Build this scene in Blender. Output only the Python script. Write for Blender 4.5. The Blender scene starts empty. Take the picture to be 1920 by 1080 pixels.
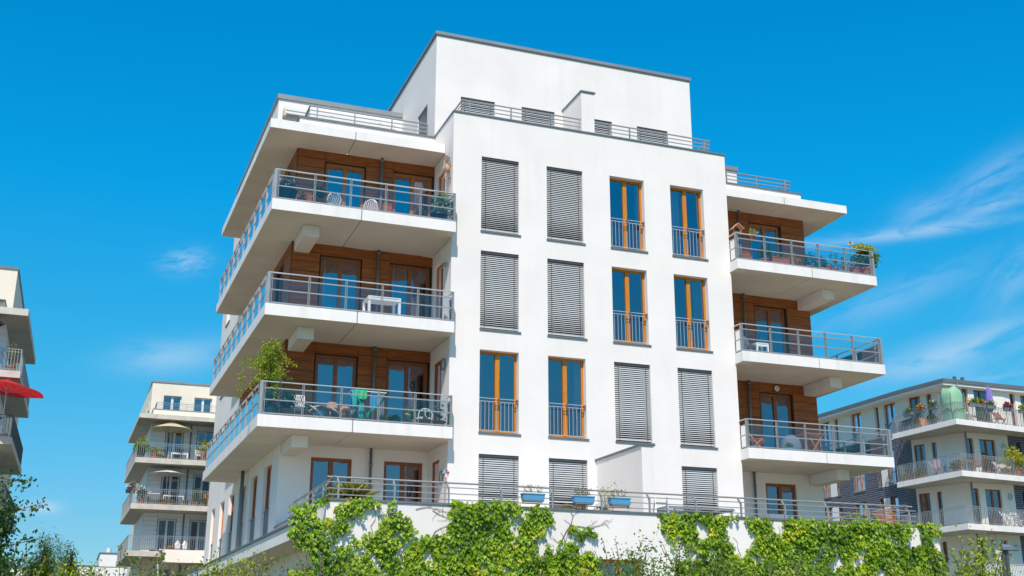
import bpy, math, random, json
import numpy as np
from mathutils import Vector
random.seed(11); rng = np.random.default_rng(11)
sc = bpy.context.scene; COL = sc.collection
G = -7.0                                   # ground level
PI = math.pi
# ------------------------------------------------------------------ materials
MAT = {}
def nd(nt, t, **k):
    n = nt.nodes.new(t)
    for a, b in k.items():
        if hasattr(n, a): setattr(n, a, b)
        else: n.inputs[a].default_value = b
    return n
def M(name, c, rough=.6, metal=0., var=0., vs=3., bump=0., bs=60., c2=None, streak=0., spec=.5, stretch=None):
    m = bpy.data.materials.new(name); m.use_nodes = True; nt = m.node_tree
    p = nt.nodes['Principled BSDF']; p.inputs['Roughness'].default_value = rough
    p.inputs['Metallic'].default_value = metal; p.inputs['Specular IOR Level'].default_value = spec
    c = tuple(c) + (1,); p.inputs['Base Color'].default_value = c
    tc = nd(nt, 'ShaderNodeTexCoord'); src = tc.outputs['Object']
    if stretch:
        mp = nd(nt, 'ShaderNodeMapping'); mp.inputs['Scale'].default_value = stretch
        nt.links.new(src, mp.inputs['Vector']); src = mp.outputs['Vector']
    if var or c2:
        n = nd(nt, 'ShaderNodeTexNoise'); n.inputs['Scale'].default_value = vs; n.inputs['Detail'].default_value = 6
        nt.links.new(src, n.inputs['Vector'])
        r = nd(nt, 'ShaderNodeMapRange'); r.inputs['From Min'].default_value = .35; r.inputs['From Max'].default_value = .68
        nt.links.new(n.outputs['Fac'], r.inputs['Value'])
        mx = nd(nt, 'ShaderNodeMix', data_type='RGBA')
        mx.inputs[6].default_value = c
        mx.inputs[7].default_value = (tuple(c2) + (1,)) if c2 else tuple(v * (1 - var) for v in c[:3]) + (1,)
        nt.links.new(r.outputs[0], mx.inputs[0]); out = mx.outputs[2]
        if streak:
            mp = nd(nt, 'ShaderNodeMapping'); mp.inputs['Scale'].default_value = (2.2, 2.2, .22)
            nt.links.new(tc.outputs['Object'], mp.inputs['Vector'])
            n2 = nd(nt, 'ShaderNodeTexNoise'); n2.inputs['Scale'].default_value = 1.6; n2.inputs['Detail'].default_value = 5
            nt.links.new(mp.outputs[0], n2.inputs['Vector'])
            r2 = nd(nt, 'ShaderNodeMapRange'); r2.inputs['From Min'].default_value = .52; r2.inputs['From Max'].default_value = .75
            r2.inputs['To Max'].default_value = streak
            nt.links.new(n2.outputs['Fac'], r2.inputs['Value'])
            m2 = nd(nt, 'ShaderNodeMix', data_type='RGBA'); m2.inputs[7].default_value = (.42, .41, .38, 1)
            nt.links.new(out, m2.inputs[6]); nt.links.new(r2.outputs[0], m2.inputs[0]); out = m2.outputs[2]
        nt.links.new(out, p.inputs['Base Color'])
    if bump:
        b = nd(nt, 'ShaderNodeBump'); b.inputs['Strength'].default_value = bump; b.inputs['Distance'].default_value = .01
        n3 = nd(nt, 'ShaderNodeTexNoise'); n3.inputs['Scale'].default_value = bs; n3.inputs['Detail'].default_value = 3
        nt.links.new(src, n3.inputs['Vector']); nt.links.new(n3.outputs['Fac'], b.inputs['Height'])
        nt.links.new(b.outputs[0], p.inputs['Normal'])
    MAT[name] = m; return m
def glass(name, tint, refl, rough=.01, gcol=(1, 1, 1), blend=.35, wav=0.):
    m = bpy.data.materials.new(name); m.use_nodes = True; nt = m.node_tree; nt.nodes.clear()
    o = nd(nt, 'ShaderNodeOutputMaterial'); t = nd(nt, 'ShaderNodeBsdfTransparent'); t.inputs[0].default_value = tuple(tint) + (1,)
    g = nd(nt, 'ShaderNodeBsdfGlossy'); g.inputs['Roughness'].default_value = rough; g.inputs['Color'].default_value = tuple(gcol) + (1,)
    lw = nd(nt, 'ShaderNodeLayerWeight'); lw.inputs['Blend'].default_value = blend
    mr = nd(nt, 'ShaderNodeMapRange'); mr.inputs['To Min'].default_value = refl; mr.inputs['To Max'].default_value = .95
    nt.links.new(lw.outputs['Fresnel'], mr.inputs['Value'])
    x = nd(nt, 'ShaderNodeMixShader'); nt.links.new(mr.outputs[0], x.inputs[0])
    nt.links.new(t.outputs[0], x.inputs[1]); nt.links.new(g.outputs[0], x.inputs[2]); nt.links.new(x.outputs[0], o.inputs[0])
    if wav:
        b = nd(nt, 'ShaderNodeBump'); b.inputs['Strength'].default_value = wav; b.inputs['Distance'].default_value = .02
        n3 = nd(nt, 'ShaderNodeTexNoise'); n3.inputs['Scale'].default_value = 1.3
        tc = nd(nt, 'ShaderNodeTexCoord'); nt.links.new(tc.outputs['Object'], n3.inputs['Vector'])
        nt.links.new(n3.outputs['Fac'], b.inputs['Height']); nt.links.new(b.outputs[0], g.inputs['Normal'])
    MAT[name] = m; return m
def leafmat(name, ca, cb, cc=None, trans=.35):
    m = bpy.data.materials.new(name); m.use_nodes = True; nt = m.node_tree; nt.nodes.clear()
    o = nd(nt, 'ShaderNodeOutputMaterial'); ge = nd(nt, 'ShaderNodeNewGeometry')
    cr = nd(nt, 'ShaderNodeValToRGB'); e = cr.color_ramp.elements
    e[0].color = tuple(ca) + (1,); e[1].color = tuple(cb) + (1,); e[0].position = .1; e[1].position = .8
    if cc: k = e.new(.97); k.color = tuple(cc) + (1,)
    tc = nd(nt, 'ShaderNodeTexCoord'); n = nd(nt, 'ShaderNodeTexNoise'); n.inputs['Scale'].default_value = 1.7; n.inputs['Detail'].default_value = 3
    nt.links.new(tc.outputs['Object'], n.inputs['Vector'])
    a = nd(nt, 'ShaderNodeMath', operation='MULTIPLY'); a.inputs[1].default_value = .55
    nt.links.new(ge.outputs['Random Per Island'], a.inputs[0])
    b = nd(nt, 'ShaderNodeMath', operation='MULTIPLY_ADD'); b.inputs[1].default_value = 1.5; b.inputs[2].default_value = -.5
    nt.links.new(n.outputs['Fac'], b.inputs[0])
    s = nd(nt, 'ShaderNodeMath', operation='ADD'); nt.links.new(a.outputs[0], s.inputs[0]); nt.links.new(b.outputs[0], s.inputs[1])
    nt.links.new(s.outputs[0], cr.inputs[0])
    p = nd(nt, 'ShaderNodeBsdfPrincipled'); p.inputs['Roughness'].default_value = .45
    nt.links.new(cr.outputs[0], p.inputs['Base Color'])
    t = nd(nt, 'ShaderNodeBsdfTranslucent'); nt.links.new(cr.outputs[0], t.inputs[0])
    x = nd(nt, 'ShaderNodeMixShader'); x.inputs[0].default_value = trans
    nt.links.new(p.outputs[0], x.inputs[1]); nt.links.new(t.outputs[0], x.inputs[2]); nt.links.new(x.outputs[0], o.inputs[0])
    MAT[name] = m; return m

M('stucco', (.83, .80, .785), .9, var=.07, vs=.7, bump=.5, bs=45, streak=.07, spec=.2)
M('cream', (.82, .76, .64), .9, var=.05, vs=.6, bump=.25, bs=60, streak=.12, spec=.2)
M('cream_white', (.80, .775, .70), .9, var=.05, vs=.6, bump=.25, bs=60, streak=.12, spec=.2)
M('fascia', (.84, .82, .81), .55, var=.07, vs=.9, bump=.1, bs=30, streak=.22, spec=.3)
M('soffit', (.585, .54, .455), .9, var=.12, vs=.8, bump=.1, bs=30, spec=.1)  # grey underside paint, with the warm ground-bounce tone put into its colour
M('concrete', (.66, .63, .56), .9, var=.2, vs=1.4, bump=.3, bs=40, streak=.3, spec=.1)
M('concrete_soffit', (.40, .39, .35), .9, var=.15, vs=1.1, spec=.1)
M('coping', (.17, .195, .21), .5, metal=.3, var=.15, vs=2)
M('coping_light', (.30, .33, .34), .45, metal=.4, var=.15, vs=1.2)
M('steel', (.36, .38, .39), .42, metal=.35, var=.12, vs=5)
M('handrail', (.62, .63, .62), .35, metal=.5)
M('oak_shaded', (.42, .15, .018), .5, c2=(.30, .10, .014), vs=7, stretch=(6, 6, .6))  # oak darkened in its colour for the recess shade on top balcony doors
M('steel_pale', (.52, .55, .57), .4, metal=.3, var=.1, vs=5)
M('steel_dark', (.10, .115, .12), .5, metal=.4)
M('pipe', (.20, .22, .23), .45, metal=.4)
M('wood_panel', (.34, .105, .024), .55, c2=(.22, .064, .016), vs=3.2, bump=.15, bs=18, stretch=(.5, 1, 5), spec=.3)
M('wood_gap', (.035, .02, .012), .9)
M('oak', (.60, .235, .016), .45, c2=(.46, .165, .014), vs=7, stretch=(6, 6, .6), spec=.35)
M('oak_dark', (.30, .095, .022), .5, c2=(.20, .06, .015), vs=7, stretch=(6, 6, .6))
M('white_frame', (.78, .80, .82), .4)
M('slat', (.57, .60, .62), .45)
M('slat_gap', (.05, .055, .06), .8)
M('panel_dark', (.13, .16, .18), .45)
M('interior', (.17, .165, .16), .9, var=.6, vs=1.5)
M('curtain', (.62, .62, .58), .9, var=.2, vs=6, stretch=(8, 8, .3))
M('curtain_green', (.30, .42, .38), .9, var=.25, vs=6, stretch=(8, 8, .3))
M('clad_blue', (.84, .88, .91), .6, var=.06, vs=1)
M('terracotta', (.46, .15, .07), .75, var=.25, vs=9, bump=.1)
M('terracotta_pale', (.62, .33, .19), .75, var=.2, vs=5)
M('pot_dark', (.045, .05, .065), .5)
M('plastic_white', (.80, .80, .78), .35)
M('plastic_blue', (.10, .33, .58), .35)
M('plastic_grey', (.17, .19, .2), .5)
M('teak', (.42, .17, .07), .55, c2=(.30, .11, .045), vs=9, stretch=(1, 1, 4))
M('table_dark', (.07, .05, .07), .5)
M('cloth_green', (.06, .62, .28), .8); M('cloth_teal', (.03, .42, .42), .8); M('cloth_blue', (.04, .28, .52), .8); M('cloth_grey', (.13, .18, .24), .9)
M('cloth_pink', (.68, .42, .52), .8)
M('cloth_red', (.50, .012, .02), .75, var=.15, vs=4); M('cloth_beige', (.76, .68, .45), .8, var=.08); M('cloth_white', (.80, .79, .74), .8, var=.06)
M('cloth_purple', (.24, .20, .62), .8, var=.2, vs=8); M('cloth_dark', (.05, .03, .03), .8)
M('rope', (.33, .27, .22), .9, var=.4, vs=20)
M('net_green', (.20, .44, .26), .7, c2=(.32, .56, .38), vs=30)
M('bark', (.12, .09, .065), .9, var=.4, vs=14, bump=.5, bs=30)
M('twig', (.17, .12, .09), .9)
M('black', (.02, .02, .022), .4)
M('flower_red', (.70, .05, .10), .6); M('flower_white', (.85, .85, .82), .6); M('flower_orange', (.85, .28, .04), .6)
M('flower_yellow', (.85, .62, .05), .6); M('flower_magenta', (.32, .02, .16), .6); M('green_plastic', (.02, .42, .22), .3)
M('lamp_white', (.72, .72, .70), .3)
M('ground', (.22, .21, .17), .95, c2=(.16, .19, .09), vs=.12, bump=.3, bs=4)
M('deck', (.50, .47, .42), .9, var=.15, vs=2)
M('roof_grey', (.13, .14, .15), .8, var=.1)
glass('window_glass', (.56, .58, .60), .25, .012, (1., .78, .86), wav=.45)
glass('rail_glass', (.86, .87, .90), .06, .02, (.90, .93, .95), blend=.24, wav=.15)
glass('clear_glass', (.86, .90, .88), .12, .02, (.7, .85, 1.), wav=.2)
glass('table_glass', (.55, .72, .72), .15, .02)
leafmat('ivy', (.035, .12, .004), (.32, .52, .008), (.62, .55, .02), .34)
leafmat('leaf', (.045, .125, .012), (.17, .31, .02), None, .35)
leafmat('leaf_light', (.10, .21, .008), (.40, .50, .02), (.50, .48, .04), .35)
leafmat('leaf_dark', (.022, .08, .022), (.08, .18, .035), None, .3)
leafmat('leaf_pale', (.12, .19, .07), (.28, .36, .16), None, .3)
leafmat('leaf_yellow', (.28, .34, .02), (.55, .52, .04), None, .4)
leafmat('grass_red', (.22, .14, .04), (.30, .36, .05), (.5, .2, .06), .3)
def clothmat(name, c, tr=.35):
    m = bpy.data.materials.new(name); m.use_nodes = True; nt = m.node_tree; p = nt.nodes['Principled BSDF']; p.inputs['Base Color'].default_value = tuple(c) + (1,); p.inputs['Roughness'].default_value = .8
    t = nd(nt, 'ShaderNodeBsdfTranslucent'); t.inputs[0].default_value = tuple(c) + (1,); x = nd(nt, 'ShaderNodeMixShader'); x.inputs[0].default_value = tr
    nt.links.new(p.outputs[0], x.inputs[1]); nt.links.new(t.outputs[0], x.inputs[2]); nt.links.new(x.outputs[0], nt.nodes['Material Output'].inputs[0]); MAT[name] = m
clothmat('cloth_red', (.70, .03, .045), .4); clothmat('cloth_beige', (.84, .76, .52), .4); clothmat('cloth_white', (.84, .83, .78), .3); clothmat('cloth_green', (.06, .66, .30), .3)
# bricks of the dark block
m = bpy.data.materials.new('brick'); m.use_nodes = True; nt = m.node_tree; p = nt.nodes['Principled BSDF']; p.inputs['Roughness'].default_value = .8
tc = nd(nt, 'ShaderNodeTexCoord'); sp = nd(nt, 'ShaderNodeSeparateXYZ'); cb = nd(nt, 'ShaderNodeCombineXYZ'); ad = nd(nt, 'ShaderNodeMath', operation='ADD')
nt.links.new(tc.outputs['Object'], sp.inputs[0]); nt.links.new(sp.outputs[0], ad.inputs[0]); nt.links.new(sp.outputs[1], ad.inputs[1])
nt.links.new(ad.outputs[0], cb.inputs[0]); nt.links.new(sp.outputs[2], cb.inputs[1])
bt = nd(nt, 'ShaderNodeTexBrick'); nt.links.new(cb.outputs[0], bt.inputs['Vector'])
bt.inputs['Color1'].default_value = (.035, .043, .07, 1); bt.inputs['Color2'].default_value = (.075, .085, .12, 1); bt.inputs['Mortar'].default_value = (.26, .28, .31, 1)
bt.inputs['Scale'].default_value = 1.; bt.inputs['Brick Width'].default_value = .36; bt.inputs['Row Height'].default_value = .13; bt.inputs['Mortar Size'].default_value = .014
nt.links.new(bt.outputs['Color'], p.inputs['Base Color']); MAT['brick'] = m

# ------------------------------------------------------------------ mesh helpers
ORG = {}
def tag(o, label=None, cat=None, group=None, kind=None):
    if label: o['label'] = label
    if cat: o['category'] = cat
    if group: o['group'] = group
    if kind: o['kind'] = kind
    return o
def thing(name, label, cat, loc=(0, 0, 0), group=None):
    o = bpy.data.objects.new(name, None); o.empty_display_size = .1; COL.objects.link(o)
    o.location = loc; ORG[o.name] = Vector(loc); return tag(o, label, cat, group)
def mkobj(name, me, mat, parent, org=None):
    o = bpy.data.objects.new(name, me); COL.objects.link(o)
    for mm in (mat if isinstance(mat, (list, tuple)) else [mat]): me.materials.append(MAT[mm])
    if parent is not None: o.parent = parent; ORG[o.name] = ORG[parent.name]
    else: ORG[o.name] = Vector(org or (0, 0, 0)); o.location = ORG[o.name]
    return o
class MB:
    def __init__(s): s.v = []; s.f = []
    def add(s, vs, fs):
        n = len(s.v); s.v += [tuple(p) for p in vs]; s.f += [tuple(i + n for i in f) for f in fs]; return s
    def box(s, x0, y0, z0, x1, y1, z1):
        if x0 > x1: x0, x1 = x1, x0
        if y0 > y1: y0, y1 = y1, y0
        if z0 > z1: z0, z1 = z1, z0
        return s.add([(x0, y0, z0), (x1, y0, z0), (x1, y1, z0), (x0, y1, z0), (x0, y0, z1), (x1, y0, z1), (x1, y1, z1), (x0, y1, z1)],
              [(0, 3, 2, 1), (4, 5, 6, 7), (0, 1, 5, 4), (1, 2, 6, 5), (2, 3, 7, 6), (3, 0, 4, 7)])
    def prism(s, poly, z0, z1):
        a = sum(poly[i][0] * poly[(i + 1) % len(poly)][1] - poly[(i + 1) % len(poly)][0] * poly[i][1] for i in range(len(poly)))
        if a < 0: poly = poly[::-1]
        n = len(poly)
        return s.add([(p[0], p[1], z0) for p in poly] + [(p[0], p[1], z1) for p in poly],
              [tuple(range(n))[::-1], tuple(range(n, 2 * n))] + [(i, (i + 1) % n, n + (i + 1) % n, n + i) for i in range(n)])
    def tube(s, p, q, r, n=6, r2=None):
        p = Vector(p); q = Vector(q); d = (q - p)
        if d.length < 1e-6: return s
        d.normalize(); a = d.orthogonal().normalized(); b = d.cross(a); r2 = r if r2 is None else r2
        vs = []
        for c, rr in ((p, r), (q, r2)):
            for i in range(n):
                t = 2 * PI * i / n; vs.append(c + (a * math.cos(t) + b * math.sin(t)) * rr)
        return s.add(vs, [(i, (i + 1) % n, n + (i + 1) % n, n + i) for i in range(n)] + [tuple(range(n))[::-1], tuple(range(n, 2 * n))])
    def path(s, pts, r, n=6, r2=None):
        k = len(pts) - 1
        for i in range(k):
            ra = r if r2 is None else r + (r2 - r) * i / k; rb = r if r2 is None else r + (r2 - r) * (i + 1) / k
            s.tube(pts[i], pts[i + 1], ra, n, rb)
        return s
    def bar(s, p, q, w, h):                      # rectangular bar, w sideways, h upright
        p = Vector(p); q = Vector(q); d = (q - p).normalized()
        a = d.cross(Vector((0, 0, 1)))
        a = Vector((1, 0, 0)) if a.length < 1e-3 else a.normalized()
        b = a.cross(d); vs = []
        for c in (p, q):
            for i, j in ((-1, -1), (1, -1), (1, 1), (-1, 1)): vs.append(c + a * i * w / 2 + b * j * h / 2)
        return s.add(vs, [(0, 1, 2, 3), (7, 6, 5, 4), (0, 4, 5, 1), (1, 5, 6, 2), (2, 6, 7, 3), (3, 7, 4, 0)])
    def quad(s, *p): return s.add(p, [tuple(range(len(p)))])
    def lathe(s, c, prof, n=16):
        vs = []; fs = []
        for r, z in prof:
            for i in range(n): vs.append((c[0] + r * math.cos(2 * PI * i / n), c[1] + r * math.sin(2 * PI * i / n), c[2] + z))
        for k in range(len(prof) - 1):
            for i in range(n): fs.append((k * n + i, k * n + (i + 1) % n, (k + 1) * n + (i + 1) % n, (k + 1) * n + i))
        fs.append(tuple(range(n))[::-1]); fs.append(tuple((len(prof) - 1) * n + i for i in range(n)))
        return s.add(vs, fs)
    def build(s, name, mat, parent=None, smooth=False, bevel=0, org=None, under=False):
        if not s.v: return None
        o_ = ORG[parent.name] if parent is not None else Vector(org or (0, 0, 0))
        me = bpy.data.meshes.new(name); me.from_pydata([(a - o_[0], b - o_[1], c - o_[2]) for a, b, c in s.v], [], s.f); me.update()
        o = mkobj(name, me, mat, parent, org)
        if smooth:
            for p in me.polygons: p.use_smooth = True
        if under:
            for p in me.polygons:
                if p.normal.z < -.9: p.material_index = 1
        if bevel:
            b = o.modifiers.new('bevel', 'BEVEL'); b.width = bevel; b.segments = 2; b.limit_method = 'ANGLE'
        return o
# a vertical plane: p0 -> direction t (unit, in plan), n = unit pointing INTO the building
class Pl:
    def __init__(s, p0, p1, inward):
        s.p = Vector((p0[0], p0[1])); d = Vector((p1[0], p1[1])) - s.p; s.L = d.length; s.t = d.normalized()
        n = Vector((-s.t.y, s.t.x)); s.n = n if n.dot(Vector(inward)) > 0 else -n
    def P(s, a, d, z): q = s.p + s.t * a + s.n * d; return (q.x, q.y, z)
    def box(s, mb, a0, a1, d0, d1, z0, z1):
        q = [s.P(a0, d0, 0), s.P(a1, d0, 0), s.P(a1, d1, 0), s.P(a0, d1, 0)]
        mb.prism([(x, y) for x, y, _ in q], z0, z1)
    def sheet(s, mb, a0, a1, z0, z1, holes=(), depth=.16):
        A = sorted({a0, a1} | {min(max(h[i], a0), a1) for h in holes for i in (0, 1)})
        Z = sorted({z0, z1} | {min(max(h[i], z0), z1) for h in holes for i in (2, 3)})
        for i in range(len(A) - 1):
            for j in range(len(Z) - 1):
                ca = (A[i] + A[i + 1]) / 2; cz = (Z[j] + Z[j + 1]) / 2
                if any(h[0] < ca < h[1] and h[2] < cz < h[3] for h in holes): continue
                mb.quad(s.P(A[i], 0, Z[j]), s.P(A[i + 1], 0, Z[j]), s.P(A[i + 1], 0, Z[j + 1]), s.P(A[i], 0, Z[j + 1]))
        for h in holes:
            a, b, c, d = h[:4]
            mb.quad(s.P(a, 0, c), s.P(a, depth, c), s.P(a, depth, d), s.P(a, 0, d)); mb.quad(s.P(b, 0, c), s.P(b, depth, c), s.P(b, depth, d), s.P(b, 0, d))
            mb.quad(s.P(a, 0, d), s.P(b, 0, d), s.P(b, depth, d), s.P(a, depth, d)); mb.quad(s.P(a, 0, c), s.P(b, 0, c), s.P(b, depth, c), s.P(a, depth, c))
def window(par, pl, a0, a1, z0, z1, depth=.2, frame='oak', leaves=2, name='window', sill=True, room=1.3, rail=None, fw=.07, blind=None, curtain=None, glassname='window_glass', mull=.13):
    f = MB(); d0, d1 = depth - .01, depth + .05; e = .002
    pl.box(f, a0 + e, a0 + fw, d0, d1, z0 + e, z1 - e); pl.box(f, a1 - fw, a1 - e, d0, d1, z0 + e, z1 - e)
    pl.box(f, a0 + fw, a1 - fw, d0 + .003, d1, z1 - fw, z1 - e); pl.box(f, a0 + fw, a1 - fw, d0 + .003, d1, z0 + e, z0 + fw + .02)
    segs = []; w = (a1 - a0 - 2 * fw - (leaves - 1) * mull) / leaves
    for k in range(leaves):
        s0 = a0 + fw + k * (w + mull); segs.append((s0, s0 + w))
        if k < leaves - 1: pl.box(f, s0 + w, s0 + w + mull, d0 - .012, d1, z0 + fw, z1 - fw)
    wo = f.build(name, frame, par, bevel=.006 if depth < .2 and fw > .06 else 0)
    for s0, s1 in segs:
        g = MB(); e1, e2, e3 = rng.uniform(0, .014, 3); g.quad(pl.P(s0, depth + .012 + e1, z0 + fw), pl.P(s1, depth + .012 + e2, z0 + fw), pl.P(s1, depth + .012 + e2 + e3 - .004, z1 - fw), pl.P(s0, depth + .012 + e1 + e3 - .004, z1 - fw))
        g.build('pane', glassname, wo)
    r = MB(); b0, b1 = depth + .06, depth + room
    q = [pl.P(a, d, z) for a, d, z in ((a0, b0, z0), (a1, b0, z0), (a1, b1, z0), (a0, b1, z0), (a0, b0, z1), (a1, b0, z1), (a1, b1, z1), (a0, b1, z1))]
    r.add(q, [(0, 3, 2, 1), (4, 5, 6, 7), (1, 2, 6, 5), (2, 3, 7, 6), (3, 0, 4, 7)]); r.build('interior', 'interior', wo)
    if curtain:
        c = MB(); ca, cb, cm = curtain; n = 14; pts = [(a0 + (a1 - a0) * (ca + (cb - ca) * i / n), depth + .14 + .03 * (i % 2)) for i in range(n + 1)]
        for (x, d), (x2, d2) in zip(pts, pts[1:]): c.quad(pl.P(x, d, z0 + .05), pl.P(x2, d2, z0 + .05), pl.P(x2, d2, z1 - .05), pl.P(x, d, z1 - .05))
        c.build('curtain', cm, wo)
    if sill:
        s_ = MB(); pl.box(s_, a0 - .02, a1 + .06, -.035, depth, z0 - .05, z0 - .001); s_.build('sill', 'coping', wo)
    if rail:
        rb = MB(); zr = z0 + rail
        for zz in (zr, zr - .09): rb.bar(pl.P(a0 + .003, .03, zz), pl.P(a1 - .003, .03, zz), .018, .018)
        rb.bar(pl.P(a0 + .003, .03, z0 + .06), pl.P(a1 - .003, .03, z0 + .06), .018, .018)
        n = max(3, int((a1 - a0) / .11))
        for i in range(n): x = a0 + (i + .5) * (a1 - a0) / n; rb.bar(pl.P(x, .03, z0 + .06), pl.P(x, .03, zr - .09), .012, .012)
        rb.build('railing', 'steel_pale', wo)
        for x in ((a0 + a1) / 2, a1 - .05):
            h = MB(); pl.box(h, x - .03, x + .03, .015, .07, zr - .12, zr + .012); h.build('bracket', 'oak_dark', wo)
    if blind is not None:
        zb = blind; b = MB(); pitch = .0605; k = 0; z = z1 - .10; span = z1 - zb
        while z > zb + .05:
            fq = min(1, max(0, (z - zb) / .75)); tt = .50 + .36 * fq; dz = .031 * math.sin(tt); dd = .031 * math.cos(tt)
            p_ = [(-dd, -dz), (-dd * .3, -dz * .15), (dd * .4, dz * .6), (dd, dz)]
            for (u, v), (u2, v2) in zip(p_, p_[1:]):
                b.quad(pl.P(a0 + .012, .065 + u, z + v), pl.P(a1 - .012, .065 + u, z + v), pl.P(a1 - .012, .065 + u2, z + v2), pl.P(a0 + .012, .065 + u2, z + v2))
            z -= pitch
        pl.box(b, a0 + .01, a1 - .01, .045, .085, zb, zb + .035)
        bo = b.build('blind', 'slat', wo)
        c = MB()
        for x in (a0 + .14, a1 - .14): c.bar(pl.P(x, .025, zb + .02), pl.P(x, .025, z1 - .05), .012, .012)
        pl.box(c, a0 + .004, a1 - .004, .02, .12, z1 - .075, z1 - .004); c.build('blind_guide', 'slat_gap', wo)
        h = MB(); h.quad(pl.P(a0 + .004, .115, zb), pl.P(a1 - .004, .115, zb), pl.P(a1 - .004, .115, z1), pl.P(a0 + .004, .115, z1)); h.build('blind_backing', 'slat_gap', wo)
    return wo
# ------------------------------------------------------------------ leaves
TMPL = {
 'leaf': ([(0, 0, 0), (-.30, .45, .10), (0, 1, 0), (.30, .45, .10)], [(0, 1, 2), (0, 2, 3)]),
 'thin': ([(0, 0, 0), (-.10, .4, .03), (0, 1, 0), (.10, .4, .03)], [(0, 1, 2), (0, 2, 3)]),
 'ivy': ([(0, 0, 0), (-.52, .30, .12), (-.26, .58, .06), (0, 1.05, -.05), (.26, .58, .06), (.52, .30, .12)], [(0, 1, 2), (0, 2, 3), (0, 3, 4), (0, 4, 5)]),
 'petal': ([(0, 0, 0), (-.4, .4, .15), (0, .8, 0), (.4, .4, .15)], [(0, 1, 2), (0, 2, 3)]),
}
def leaves(name, pts, size, mat, parent, tmpl='leaf', tip=None, nrm=None, jt=1., jn=1., org=None):
    pts = np.asarray(pts, float); N = len(pts)
    if N == 0: return None
    V0, F0 = TMPL[tmpl]; V0 = np.array(V0)
    t = rng.normal(size=(N, 3)) * jt + (np.array(tip) if tip is not None else 0); t /= np.linalg.norm(t, axis=1)[:, None] + 1e-9
    n = rng.normal(size=(N, 3)) * jn + (np.array(nrm) if nrm is not None else 0)
    n -= (n * t).sum(1)[:, None] * t; n /= np.linalg.norm(n, axis=1)[:, None] + 1e-9
    x = np.cross(t, n)
    sz = (np.asarray(size) * rng.uniform(.65, 1.25, N))[:, None, None] if np.ndim(size) == 0 else np.asarray(size)[:, None, None]
    o_ = np.array(ORG[parent.name] if parent is not None else (org or (0, 0, 0)))
    v = (pts - o_)[:, None, :] + sz * (V0[None, :, 0:1] * x[:, None, :] + V0[None, :, 1:2] * t[:, None, :] + V0[None, :, 2:3] * n[:, None, :])
    v = v.reshape(-1, 3); k = len(V0); F = (np.array(F0)[None] + (np.arange(N) * k)[:, None, None]).reshape(-1, 3)
    me = bpy.data.meshes.new(name); me.vertices.add(len(v)); me.vertices.foreach_set('co', v.ravel())
    me.loops.add(F.size); me.loops.foreach_set('vertex_index', F.ravel().astype('i4'))
    me.polygons.add(len(F)); me.polygons.foreach_set('loop_start', (np.arange(len(F)) * 3).astype('i4')); me.polygons.foreach_set('loop_total', np.full(len(F), 3, 'i4'))
    me.update(); me.validate()
    return mkobj(name, me, mat, parent, org)
def blob(c, r, n, hollow=.45):
    u = rng.normal(size=(n, 3)); u /= np.linalg.norm(u, axis=1)[:, None]
    rad = (hollow + (1 - hollow) * rng.uniform(0, 1, n) ** .6)
    ph = rng.uniform(0, 6.28, 3)
    rad *= 1 + .22 * np.sin(3 * u[:, 0] + ph[0]) + .18 * np.sin(5 * u[:, 1] + ph[1]) + .15 * np.sin(6 * u[:, 2] + ph[2])
    return np.array(c) + u * rad[:, None] * np.array(r)
def clumps(c, r, nc, per, cs):
    cc = blob(c, r, nc, .3); return np.concatenate([p + rng.normal(size=(per, 3)) * cs for p in cc])
def flowers(parent, c, r, n, mat, s=.035):
    cc = blob(c, r, n, .8); P_ = np.repeat(cc, 6, axis=0) + rng.normal(size=(n * 6, 3)) * s * .3
    leaves('flower', P_, s, mat, parent, 'petal', jt=1)
def pot(par, x, y, z, r, h, mat='terracotta'):
    MB().lathe((x, y, z), [(r * .68, 0), (r * .94, h * .78), (r * 1.05, h * .78), (r * 1.06, h), (r * .92, h), (r * .88, h * .9)], 18).build('pot', mat, par)
def stems(par, x, y, z, h, spread, n=5, r=.006, mat='twig'):
    s = MB()
    for i in range(n):
        a = rng.uniform(0, 2 * PI); d = rng.uniform(.3, 1) * spread
        s.path([(x, y, z), (x + math.cos(a) * d * .4, y + math.sin(a) * d * .4, z + h * .5), (x + math.cos(a) * d, y + math.sin(a) * d, z + h * rng.uniform(.8, 1.1))], r, 5, r * .5)
    s.build('stem', mat, par)
def potted(label, x, y, z, pr, ph, fol, n, ls, mat='leaf', fl=None, group=None, pmat='terracotta', name='potted_plant', tm='leaf', cat='plant'):
    t = thing(name, label, cat, (x, y, z), group); pot(t, x, y, z, pr, ph, pmat)
    rx, ry, rz = fol; c = (x, y, z + ph + rz * .8)
    stems(t, x, y, z + ph * .85, rz * 1.4, rx * .7)
    leaves('foliage', blob(c, fol, n), ls, mat, t, tm, tip=(0, 0, .3))
    if fl: flowers(t, c, tuple(q * 1.02 for q in fol), fl[1], fl[0], fl[2] if len(fl) > 2 else .035)
    return t
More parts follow.
